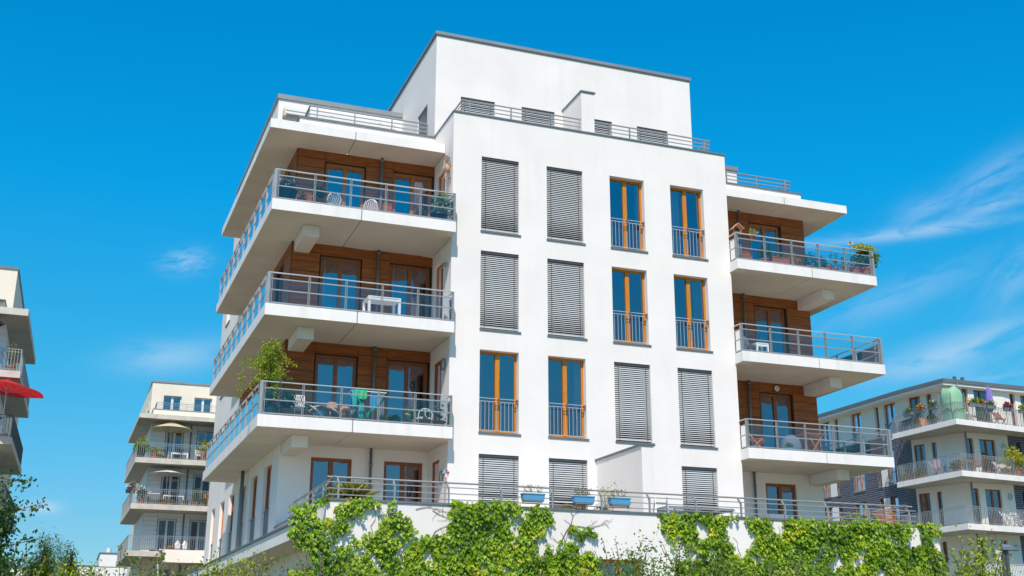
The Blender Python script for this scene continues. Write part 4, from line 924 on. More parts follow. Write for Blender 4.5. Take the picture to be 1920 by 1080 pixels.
potted('small terracotta pot with feathery pale plant, top right balcony right half', 13.5, -.2, zA, .12, .16, (.15, .12, .30), 300, .05, 'leaf_pale', group=pg)
potted('terracotta pot left of the large creeper at the end of the top right balcony', 13.9, -.2, zA, .15, .34, (.12, .1, .1), 80, .06, 'leaf_dark', group=pg)
t = potted('large terracotta pot with dense green creeper spilling over the top right balcony end', 14.38, -.2, zA, .2, .36, (.42, .26, .40), 1500, .085, 'leaf', group=pg)
leaves('foliage', np.concatenate([blob((14.25, -.35, 7.48), (.42, .12, .13), 420), blob((14.72, -.2, 7.15), (.16, .14, .25), 120)]), .085, 'leaf_yellow', t)
t = thing('sunflower', 'single yellow sunflower rising above the top right balcony rail', 'flower', (14.0, .05, zA)); MB().path([(14.0, .05, zA + .1), (13.97, .05, 7.3), (14.0, .03, 7.75)], .012, 6).build('stem', 'leaf', t)
leaves('petals', np.array([(14.0 + .03 * math.cos(a), .02, 7.79 + .03 * math.sin(a)) for a in np.linspace(0, 6.2, 22)]), .10, 'flower_yellow', t, 'petal', jt=1, jn=.2); MB().lathe((14.0, .0, 7.76), [(.03, 0), (.045, .03), (.03, .06)], 10).build('disc', 'teak', t)
MB().lathe((14.0, .05, zA), [(.08, 0), (.11, .16), (.1, .16)], 12).build('pot', 'terracotta', t)
# right middle balcony
fold_chair('folding_chair', 'small dark folding chair behind the left end glass, middle right balcony', 10.05, .5, zB, .4, 'plastic_grey')
table('garden_table', 'small pale side table between door and railing, middle right balcony', 10.5, .5, zB, .45, .4, .55, 'plastic_white', 'plastic_white')
# right lower balcony
fold_chair('folding_chair', 'low brown wooden chair behind left glass panel of lower right balcony', 10.2, .55, zC, .9, 'teak', back=.7)
table('folding_table', 'brown slatted folding table with crossed legs on the lower right balcony', 12.28, .62, zC, .85, .6, .76, 'teak', 'teak', cross=True)
t = thing('cloth_bundle', 'dark cloth draped over chair beside the crossed leg table, lower right balcony', 'cloth', (11.4, .6, zC)); MB().lathe((11.5, .6, zC), [(.3, 0), (.34, .3), (.28, .55), (.12, .68)], 12).build('cloth', 'cloth_grey', t, smooth=True)
potted('small plant in blue pot beside the dark cloth bundle, lower right balcony', 11.05, .0, zC, .11, .16, (.12, .1, .1), 90, .06, 'leaf', group=pg, pmat='plastic_blue')
# terrace things
t = potted('wide bowl of red tipped ornamental grass behind the terrace rail, left part', -3.55, -4.2, DK, .26, .52, (.40, .3, .16), 10, .1, 'grass_red', group=None)
P_ = np.array([(-3.62 + rng.normal() * .14, -4.2 + rng.normal() * .1, DK + .70 + rng.uniform(0, .12)) for _ in range(800)]); leaves('foliage', P_, .30, 'grass_red', t, 'thin', tip=(0, 0, .75), jt=.75)
t = thing('pinwheel', 'small multicoloured pinwheel toy fixed to the terrace rail', 'pinwheel', (-1.58, TY + .1, -1.68)); MB().tube((-1.58, TY + .1, -2.1), (-1.58, TY + .1, -1.45), .008, 6).build('stick', 'teak', t)
for i, mm in enumerate(('cloth_red', 'cloth_blue', 'cloth_white', 'cloth_teal', 'cloth_red', 'cloth_white', 'cloth_pink')):
    a = 2 * PI * i / 7; c = (-1.58, TY + .08, -1.44); b = MB()
    b.add([c, (c[0] + .10 * math.cos(a), c[1], c[2] + .10 * math.sin(a)), (c[0] + .08 * math.cos(a + .7), c[1] - .03, c[2] + .08 * math.sin(a + .7))], [(0, 1, 2)]); b.build('blade', mm, t)
for x0, x1, lab, n in ((.25, .80, 'blue rail planter with dead twigs, leftmost of the three blue ones', 30), (1.55, 2.08, 'blue rail planter with a few pale leaves, middle of the three blue ones', 60), (2.50, 3.02, 'blue rail planter right of the post, with bare stems, rightmost of three', 30)):
    t = trough(lab, x0, x1, TY - .06, -1.985, .155, .18, 'plastic_blue', .08, 0, .05, group='blue planters hooked on the terrace rail')
    s = MB()
    for i in range(14): x = rng.uniform(x0 + .05, x1 - .05); s.path([(x, TY - .06, -1.8), (x + rng.normal() * .04, TY - .06, -1.7), (x + rng.normal() * .08, TY - .06 + rng.normal() * .04, -1.62)], .004, 4)
    s.build('twig', 'twig', t); leaves('foliage', blob(((x0 + x1) / 2, TY - .06, -1.70), ((x1 - x0) / 2, .08, .10), n), .045, 'leaf_pale', t)
    MB().box(x0 + .03, TY - .14, -2.02, x1 - .03, TY + .02, -1.992).build('drip_tray', 'plastic_grey', t)
    h = MB()
    for x in (x0 + .12, x1 - .12): h.bar((x, TY - .17, -1.80), (x, TY + .06, -1.72), .015, .01)
    h.build('hook', 'steel_dark', t)
def twiggy(label, x, y, z, h, n, nl, lm='leaf_yellow', sp=.3):
    t = thing('twiggy_plant', label, 'plant', (x, y, z)); s = MB(); pts = []
    for i in range(n):
        a = rng.uniform(0, 6.28); d = rng.uniform(.2, 1) * sp; p2 = (x + math.cos(a) * d, y + math.sin(a) * d * .5, z + h * rng.uniform(.7, 1)); s.path([(x, y, z), (x + math.cos(a) * d * .4, y, z + h * .5), p2], .008, 5, .004); pts += [Vector(p2) + Vector(rng.normal(size=3) * .07) for _ in range(nl)]
    s.build('stem', 'twig', t); leaves('foliage', np.array([tuple(p) for p in pts]), .055, lm, t); pot(t, x, y, z, .16, .3)
twiggy('tall sparse twiggy plant before the slanting terrace wall fin', 3.0, -3.9, DK, 1.35, 12, 7)
twiggy('low sparse yellow leaved plant between middle and right blue planters', 2.2, -4.3, DK, .95, 8, 8)
potted('round green bush below the middle blue planter on the terrace', 1.95, -4.1, DK, .22, .3, (.33, .22, .26), 700, .07, 'leaf', group=pg)
potted('terracotta pot with little green behind the terrace rail post, under blue planters', 2.55, -4.4, DK, .19, .62, (.18, .14, .08), 90, .06, 'leaf', group=pg)
t = thing('garden_stake', 'green heart shaped garden ornament on thin stake on the terrace', 'ornament', (3.33, -4.3, DK)); MB().tube((3.33, -4.3, DK), (3.33, -4.3, -1.9), .007, 5).build('stake', 'steel', t)
MB().lathe((3.33, -4.3, -1.97), [(.01, 0), (.05, .06), (.08, .13), (.06, .17), (.0, .15)], 12).build('heart', 'green_plastic', t, smooth=True)
tag_t = thing('step_ladder', 'small grey folding step ladder right of the slanting terrace wall fin', 'ladder', (4.6, -3.6, DK))
for sx in (0, .42): MB().bar((4.35 + sx, -3.9, DK), (4.45 + sx * .8, -3.6, -1.55), .03, .02).build('rail', 'steel_pale', tag_t); MB().bar((4.4 + sx, -3.3, DK), (4.47 + sx * .8, -3.58, -1.55), .025, .02).build('leg', 'steel', tag_t)
for i in range(4): MB().box(4.38 + .02 * i, -3.88 + i * .07, DK + .25 * (i + 1), 4.78 - .01 * i, -3.78 + i * .07, DK + .25 * (i + 1) + .02).build('step', 'steel', tag_t)
# glass table
t = thing('glass_table', 'large green tinted glass table with grey frame on the terrace', 'table', (5.9, -2.7, DK)); zz = -1.75
q = MB(); q.box(4.95, -3.3, zz, 6.95, -2.2, zz + .02); q.build('tabletop', 'table_glass', t); q = MB()
for a, b in (((4.95, -3.3), (6.95, -3.3)), ((6.95, -3.3), (6.95, -2.2)), ((6.95, -2.2), (4.95, -2.2)), ((4.95, -2.2), (4.95, -3.3))): q.bar((a[0], a[1], zz - .02), (b[0], b[1], zz - .02), .05, .04)
q.build('frame', 'steel', t)
for x in (5.0, 6.9):
    for y in (-3.25, -2.25): MB().box(x - .025, y - .025, DK, x + .025, y + .025, zz - .04).build('leg', 'steel', t)
for i, x in enumerate((5.35, 6.1, 6.55)):
    fold_chair('garden_chair', ('grey terrace chair at left side of the glass table', 'grey terrace chair behind the middle of the glass table', 'grey terrace chair at right side of the glass table')[i], x, -1.75, DK, PI, 'plastic_grey', 'grey chairs at the glass table', back=.98)
t = thing('barbecue', 'dark square covered barbecue low behind terrace rail, right of wall corner', 'barbecue', (8.4, -3.2, DK)); b = MB(); b.box(8.0, -3.4, DK + .1, 8.75, -2.8, DK + .75); b.add([(8.0, -3.4, DK + .75), (8.75, -3.4, DK + .75), (8.75, -2.8, DK + .75), (8.0, -2.8, DK + .75), (8.15, -3.2, DK + .92), (8.6, -3.2, DK + .92), (8.6, -3.0, DK + .92), (8.15, -3.0, DK + .92)], [(0, 1, 5, 4), (1, 2, 6, 5), (2, 3, 7, 6), (3, 0, 4, 7), (4, 5, 6, 7)]); b.build('cover', 'cloth_grey', t)
potted('terracotta pot at the foot of the right terrace door', 10.2, -3.9, DK, .16, .68, (.12, .1, .1), 60, .05, 'leaf', group=pg)
t = thing('lounge_chair', 'reddish brown slatted deck lounger at the right end of the terrace', 'lounger', (11.1, -4.2, DK))
b = MB()
for i in range(9): b.bar((10.75, -4.45 + i * .05, DK + .55 + i * .055), (11.45, -4.45 + i * .05, DK + .60 + i * .055), .04, .03)
b.build('backrest', 'teak', t)
b = MB(); b.box(10.75, -4.5, DK + .45, 11.4, -3.6, DK + .5); b.build('seat', 'teak', t)
for x in (10.78, 11.34):
    for y in (-4.48, -3.65): MB().box(x, y, DK, x + .05, y + .05, DK + .45).build('leg', 'teak', t)
potted('light green bush behind the terrace rail, left of the slatted lounger', 10.55, -3.9, DK, .2, .5, (.34, .25, .26), 420, .07, 'leaf_light', group=pg)
# ---------------------------------------------------------------- left rear block
z = ZL[0]; LB = 'balcony furniture of the left rear block'
umbrella('parasol', 'large beige open parasol on the upper balcony of the left rear block', -4.02, 50.0, z, z + 2.68, 1.42, .62, 'cloth_beige', nseg=8, rot=.2)
umbrella('parasol', 'flat white open parasol on the middle balcony of the left rear block', -4.0, 50.0, ZL[1], ZL[1] + 2.42, 1.25, .36, 'cloth_white', nseg=8, rot=.1)
potted('rounded green shrub at the left corner of upper rear balcony', -5.85, 49.75, z, .3, .55, (.55, .45, .40), 700, .12, 'leaf_light', pmat='pot_dark', name='potted_shrub', cat='shrub')
potted('low leafy plant right of the corner shrub, upper rear balcony', -5.0, 49.8, z, .2, .4, (.5, .3, .22), 260, .11, 'leaf_light')
potted('green climber spilling over the far left rail of upper rear balcony', -5.98, 51.6, z, .2, .5, (.3, .5, .45), 360, .11, 'leaf_dark')
potted('palm like plant in front of the right door, upper rear balcony', -1.75, 50.1, z, .22, .7, (.45, .35, .5), 130, .35, 'leaf_yellow', tm='thin')
t = thing('garden_sofa', 'white framed sofa with orange cushion under the beige parasol', 'sofa', (-4.5, 50.4, z)); MB().box(-4.95, 50.2, z + .35, -4.1, 50.8, z + .5).build('seat', 'cloth_grey', t); MB().box(-4.95, 50.75, z + .5, -4.1, 50.85, z + .85).build('backrest', 'cloth_grey', t); MB().box(-4.75, 50.4, z + .5, -4.35, 50.72, z + .68).build('cushion', 'flower_orange', t)
for x in (-5.0, -4.1):
    MB().box(x, 50.15, z, x + .06, 50.21, z + .6).build('leg', 'plastic_white', t); MB().box(x, 50.8, z, x + .06, 50.86, z + .6).build('leg', 'plastic_white', t); MB().box(x, 50.15, z + .6, x + .06, 50.86, z + .65).build('armrest', 'plastic_white', t)
table('garden_table', 'white framed low table with plants under the beige parasol', -3.35, 50.2, z, 1.1, .6, .55, 'plastic_white', 'plastic_white', legw=.08)
potted('small leafy plant standing on the white low table', -3.3, 50.2, z + .551, .1, .1, (.3, .2, .12), 160, .09, 'leaf_pale')
shell = fold_chair('garden_chair', 'white armchair right of the downpipe on upper rear balcony', -2.0, 50.3, z, .2, 'plastic_white', w=.6, back=.9)
z = ZL[1]
table('garden_table', 'brown wooden table below the flat white parasol, rear block', -3.5, 50.3, z, 1.3, .7, .74, 'teak', 'plastic_white')
potted('small green plant standing on the brown wooden table of rear block', -3.4, 50.2, z + .741, .1, .1, (.2, .15, .16), 130, .09, 'leaf')
for i, (x, lb) in enumerate(((-4.75, 'grey box with white rim at left of the middle rear balcony'),)):
    t = thing('storage_box', lb, 'box', (x, 50.1, z)); MB().box(x - .4, 49.8, z, x + .35, 50.4, z + .72).build('body', 'plastic_grey', t); MB().box(x - .43, 49.78, z + .72, x + .38, 50.42, z + .77).build('lid', 'plastic_white', t)
for i, (x, col_, lb) in enumerate(((-4.3, 'flower_red', 'red flower pot row at foot of the rail, left of brown table'), (-3.7, 'flower_red', 'red flowers at foot of the rail under the brown table'), (-2.7, 'flower_white', 'white flowered pot by the downpipe, middle rear balcony'))):
    potted(lb, x, 49.5, z, .15, .15, (.3, .15, .14), 200, .08, 'leaf', (col_, 10, .06))
potted('tall green bush behind the rail of right door, middle rear balcony', -2.05, 49.7, z, .2, .3, (.35, .25, .5), 420, .10, 'leaf')
potted('round orange flowering plant in clay pot, middle rear balcony right end', -1.2, 49.7, z, .2, .55, (.28, .25, .2), 200, .08, 'leaf', ('flower_orange', 60, .09))
potted('low green plant in box left of the orange flowers, middle rear balcony', -1.65, 49.6, z, .16, .2, (.3, .2, .16), 220, .08, 'leaf')
for i, (x, y, zz, c, lb) in enumerate(((-6.18, 49.5, 4.55, 'cloth_pink', 'dark rail box of pink flowers at the corner, middle rear balcony'), (-6.22, 51.0, 4.55, 'flower_white', 'rail box of white flowers on left side, middle rear balcony'), (-5.55, 49.4, 4.35, 'flower_white', 'hanging white flowers right of the corner, middle rear balcony'))):
    t = trough(lb, x - .3, x + .3, y, zz, .22, .22, 'pot_dark', .22, 160, .09, 'leaf', (c, 26, .08))
potted('bushy flowering pot on the floor behind the corner rail, middle rear balcony', -5.5, 49.8, z, .25, .35, (.4, .3, .3), 300, .09, 'leaf', ('flower_white', 14, .07))
z = ZL[2]
t = thing('shade_sail', 'taut white shade sail stretched under the lowest rear balcony', 'awning', (-2.6, 48.9, -.0)); b = MB(); n = 10; m_ = 5; vs = []
for j in range(m_ + 1):
    for i in range(n + 1):
        g = i / n; f = j / m_; pin = 1 - .25 * math.sin(PI * f); xx = -2.6 + (g - .5) * 3.25 * pin; yy = 49.1 - 1.6 * f - .25 * math.sin(PI * g) * (f if f > .5 else -(1 - f)) * .4; vs.append((xx, yy, .82 - .92 * f - .12 * math.sin(PI * g) * math.sin(PI * f) + .04 * abs(g - .5)))
b.add(vs, [(j * (n + 1) + i, j * (n + 1) + i + 1, (j + 1) * (n + 1) + i + 1, (j + 1) * (n + 1) + i) for j in range(m_) for i in range(n)]); b.build('sail', 'cloth_white', t, smooth=True)
for x in (-4.3, -.95): MB().path([(x, 47.45, -.1), (x + .1, 47.3, -1.2), (x + .12, 47.25, G)], .05, 8).build('pole', 'plastic_white', t)
for i, x in enumerate((-2.98, -2.52)):
    t = thing('lantern', ('white metal lantern on the lowest rear balcony, left of the downpipe', 'white metal lantern on the lowest rear balcony, right of the downpipe')[i], 'lantern', (x, 50, z), 'white lanterns'); MB().box(x - .15, 49.85, z, x + .15, 50.15, z + .5).build('body', 'plastic_white', t); MB().lathe((x, 50, z + .5), [(.2, 0), (.05, .28), (.0, .3)], 4).build('top', 'plastic_white', t)
t = thing('wooden_crate', 'small brown slatted crate on the lowest rear balcony', 'crate', (-3.4, 50, z)); b = MB()
for i in range(4): b.box(-3.6, 49.8, z + i * .11, -3.2, 50.2, z + i * .11 + .08)
b.build('slats', 'teak', t)
t = thing('tray', 'dark low tray beside the left door of the lowest rear balcony', 'tray', (-4.55, 50, z)); MB().lathe((-4.55, 50, z), [(.14, 0), (.2, .16), (.18, .16)], 12).build('bowl', 'pot_dark', t)
# ---------------------------------------------------------------- far left block
umbrella('parasol', 'bright red open parasol over the far left balcony', -12.9, 24.3, ZF[1], 6.05, 1.62, .45, 'cloth_red', nseg=6, rot=.35, tilt=-.12)
umbrella('parasol', 'dark brown parasol tip on the topmost far left balcony', -14.6, 24.6, ZF[0], 9.15, 1.25, .55, 'cloth_dark', nseg=6, rot=.0)
t = potted('feathery green bamboo in terracotta pot on the far left upper balcony', -12.95, 25.4, ZF[0], .18, .3, (.1, .1, .1), 10, .06, 'leaf_light')
P_ = []; s = MB()
for i in range(12):
    a = rng.uniform(0, 6.28); d = rng.uniform(.1, .55); tip_ = Vector((-12.95 + math.cos(a) * d, 25.4 + math.sin(a) * d * .5, ZF[0] + .3 + rng.uniform(.6, 1.15))); b0_ = Vector((-12.95, 25.4, ZF[0] + .3)); s.tube(b0_, tip_, .008, 5)
    for k in range(22): P_.append(tuple(b0_.lerp(tip_, rng.uniform(.3, 1.03)) + Vector(rng.normal(size=3) * .05)))
s.build('stem', 'twig', t); leaves('foliage', np.array(P_), .11, 'leaf_light', t, 'thin', tip=(0, 0, .3))
t = thing('folded_stand', 'dark folded metal frame leaning behind far left lower balcony rail', 'stand', (-13.4, 25.4, ZF[1]))
for a, b in (((-13.7, 25.4, ZF[1]), (-13.1, 25.4, ZF[1] + .9)), ((-13.1, 25.4, ZF[1]), (-13.7, 25.4, ZF[1] + .9)), ((-13.8, 25.4, ZF[1] + .9), (-12.95, 25.4, ZF[1] + .9))): MB().tube(a, b, .03, 6).build('bar', 'black', t)
# ---------------------------------------------------------------- right block
zA_, zB_, zC_, zD_ = ZR; sidex = lambda y: 37.82 - (y - 22.79) * .033
def rbx(x): return 22.79 + (x - 37.82) * .131
t = thing('covered_shelf', 'tall cover of pale green netting at the upper corner of right block balcony', 'cover', (38.2, 23.45, zA_))
b = MB(); vs = []; n = 20; m_ = 8
for j in range(m_ + 1):
    for i in range(n):
        a = 2 * PI * i / n; sq = 1 / max(abs(math.cos(a)), abs(math.sin(a))) ** .7; r_ = .62 * sq * (1 + .05 * math.sin(7 * a + j)) * (1 if j < m_ - 1 else .97 if j < m_ else .75); vs.append((38.5 + r_ * math.cos(a) * .85, 23.75 + r_ * math.sin(a) * .9, zA_ + (1.9 * j / m_ if j < m_ else 1.98 + .05 * math.sin(3 * a)) + (.07 * math.sin(3 * a + 1) if j > 5 else 0)))
b.add(vs, [(j * n + i, j * n + (i + 1) % n, (j + 1) * n + (i + 1) % n, (j + 1) * n + i) for j in range(m_) for i in range(n)] + [tuple(m_ * n + i for i in range(n))]); b.build('netting', 'net_green', t, smooth=True)
for sx in (-.5, .5):
    for sy in (-.5, .5): MB().tube((38.5 + sx, 23.75 + sy, zA_), (38.5 + sx, 23.75 + sy, zA_ + 1.7), .02, 6).build('post', 'steel', t)
closed_umbrella('parasol', 'closed purple parasol on upper balcony of the right block', 41.2, 23.6, zA_, 2.35, 'cloth_purple', .17)
fb = 'flower boxes on the right block rail'
for y, fm, n, lb in ((26.65, 'flower_yellow', 4, 'rail box of light green leaves, leftmost on the right block'), (25.6, 'flower_orange', 34, 'rail box of peach flowers, second from left on the right block'), (24.5, 'flower_white', 3, 'rail box of plain dark greenery left of the green netting')):
    trough(lb, y - .36, y + .36, sidex(y) - .05, 8.38, .2, .2, 'plastic_grey', .2, 260, .09, 'leaf', (fm, n, .09), fb, axis='y')
for x, fm, n, lb in ((39.35, 'flower_yellow', 12, 'rail box of yellow flowers right of the green netting'), (39.95, 'flower_orange', 28, 'rail box of peach flowers right of the green netting'), (40.8, 'flower_white', 4, 'rail box of green plants left of the purple parasol'), (42.3, 'flower_magenta', 80, 'rail box full of dark magenta flowers'), (43.6, 'flower_yellow', 8, 'rail box of yellow green plants at the right edge')):
    trough(lb, x - .33, x + .33, rbx(x) - .03, 8.38, .2, .2, 'plastic_grey', .2, 260, .09, 'leaf', (fm, n, .09), fb)
t = thing('storage_box', 'grey and tan storage chest at left end of right block upper balcony', 'box', (38.3, 27.3, zA_)); MB().box(37.95, 26.5, zA_, 38.6, 28.0, zA_ + .62).build('body', 'plastic_grey', t); MB().box(37.94, 26.2, zA_, 38.6, 26.49, zA_ + .68).build('end', 'terracotta_pale', t); MB().box(37.92, 26.18, zA_ + .685, 38.62, 28.02, zA_ + .73).build('lid', 'plastic_grey', t)
fold_chair('folding_chair', 'wooden folding chair hung upright behind magenta flowers', 42.0, 23.9, zA_, .2, 'teak', w=.7, back=.95)
potted('green bush behind the upper rail between parasol and netting, right block', 40.4, 23.7, zA_, .2, .2, (.4, .25, .35), 330, .1, 'leaf')
potted('low green plants behind the upper rail left of the netting, right block', 38.15, 25.1, zA_, .2, .2, (.3, .6, .25), 330, .1, 'leaf')
fold_chair('garden_chair', 'white and black garden chair right of the green netting', 39.4, 23.6, zA_, .3, 'plastic_white')
# middle balcony
t = thing('drying_rack', 'white crossed leg drying rack on the right block middle balcony', 'drying rack', (38.3, 25.3, zB_))
for dx in (0, .5):
    MB().bar((38.1 + dx, 25.9, zB_), (38.1 + dx, 24.9, zB_ + .95), .025, .025).build('leg', 'plastic_white', t); MB().bar((38.1 + dx, 24.9, zB_), (38.1 + dx, 25.9, zB_ + .95), .025, .025).build('leg', 'plastic_white', t)
b = MB()
for i in range(6): b.bar((38.1 + .1 * i, 24.4, zB_ + .95), (38.1 + .1 * i, 26.4, zB_ + .97), .012, .012)
b.build('frame', 'plastic_white', t)
def cloth_y(name, label, y0, y1, x, z0, z1, mat):
    b = MB(); n = 8; vs = []
    for j in range(5):
        for i in range(n + 1): g = i / n; f = j / 4; vs.append((x + .03 * math.sin(g * 12), y0 + (y1 - y0) * g, z1 + (z0 - z1) * f))
    b.add(vs, [(j * (n + 1) + i, j * (n + 1) + i + 1, (j + 1) * (n + 1) + i + 1, (j + 1) * (n + 1) + i) for j in range(4) for i in range(n)]); o = b.build(name, mat, smooth=True, org=(x, (y0 + y1) / 2, z0)); return tag(o, label, 'laundry')
cloth_y('towel', 'pink patterned towel on the white drying rack of the right block', 24.75, 25.35, 38.05, zB_ + .2, zB_ + .98, 'cloth_pink'); cloth_y('towel', 'blue towel on the white drying rack of the right block', 24.25, 24.6, 38.05, zB_ + .12, zB_ + .98, 'cloth_blue')
trough('long row of green plants behind left rail of the right block middle balcony', 26.0, 27.4, 37.95, zB_, .2, .25, 'terracotta', .3, 420, .1, 'leaf', axis='y')
potted('small orange and green plant at left end of right block middle balcony', 37.95, 27.85, zB_, .15, .2, (.2, .2, .2), 180, .09, 'leaf_light', ('flower_orange', 8, .06))
potted('dark green plants in clay pots left of the middle balcony corner, right block', 38.1, 23.6, zB_, .2, .2, (.3, .35, .22), 300, .1, 'leaf_dark')
table('garden_table', 'brown round edged wooden table behind the right block middle rail', 38.75, 23.7, zB_, .9, .7, .74, 'teak', 'teak')
fold_chair('folding_chair', 'tall orange wooden folding chair behind the right block middle rail', 39.75, 23.6, zB_, PI * .85, 'teak', w=.55, back=1.0)
potted('terracotta pot of herbs left of the brown table, right block', 38.2, 23.15, zB_, .16, .28, (.15, .15, .12), 100, .08, 'leaf')
potted('large bright yellow green bush at right edge, right block middle balcony', 42.7, 23.75, zB_, .3, .5, (.85, .5, .62), 1500, .14, 'leaf_yellow', name='potted_shrub', cat='shrub')
fold_chair('garden_chair', 'white cushioned chair beside the bright yellow green bush', 41.4, 23.8, zB_, .4, 'teak', w=.6, slatm='plastic_white')
for i, (x, lb) in enumerate(((41.9, 'clay pot with red flowers below the yellow green bush'), (42.8, 'clay pot with orange flowers at the right edge, right block'))): potted(lb, x, rbx(x) + .3, zB_, .16, .2, (.2, .16, .14), 140, .08, 'leaf', (('flower_red', 'flower_orange')[i], 10, .07))
# lower balcony right edge
for i, (x, lb) in enumerate(((41.7, 'white garden chair at right edge of lower balcony, nearer the lamp'), (42.5, 'white garden chair at the very right edge of lower balcony'))): fold_chair('garden_chair', lb, x, 24.0, zC_, .3 + i, 'plastic_white', 'white chairs on the right block', back=.95)
table('garden_table', 'white garden table between white chairs at right edge', 42.0, 23.8, zC_, .7, .5, .72, 'plastic_white', 'plastic_white')
closed_umbrella('parasol', 'closed off white parasol behind the street lamp', 40.8, 23.9, zD_, 2.55, 'cloth_white', .2)
t = thing('privacy_screen', 'pale blue fabric screen tied along the lowest right block rail', 'screen', (41, 23.2, zD_)); b = MB(); b.quad((38.9, rbx(38.9) + .12, zD_ + .05), (47, rbx(47) + .12, zD_ + .05), (47, rbx(47) + .12, zD_ + .92), (38.9, rbx(38.9) + .12, zD_ + .92)); b.build('fabric', 'clad_blue', t)
# ---------------------------------------------------------------- street lamp
t = thing('street_lamp', 'dark modern street lamp with flat blade head at lower right', 'street lamp', (7.45, -12.3, G))
MB().box(7.39, -12.34, G, 7.45, -12.28, -3.36).build('pole', 'steel_dark', t); MB().box(7.47, -12.34, G, 7.53, -12.28, -3.42).build('pole', 'steel_dark', t)
b = MB(); b.prism([(7.36, -12.40), (7.62, -12.42), (7.80, -12.36), (7.86, -12.28), (7.62, -12.2), (7.36, -12.24)], -3.46, -3.40)
b.add([(7.36, -12.4, -3.40), (7.62, -12.4, -3.40), (7.62, -12.22, -3.40), (7.36, -12.22, -3.40), (7.38, -12.36, -3.34), (7.56, -12.36, -3.36), (7.56, -12.26, -3.36), (7.38, -12.26, -3.34)], [(0, 1, 5, 4), (1, 2, 6, 5), (2, 3, 7, 6), (3, 0, 4, 7), (4, 5, 6, 7)]); b.build('lamp_head', 'cloth_grey', t)
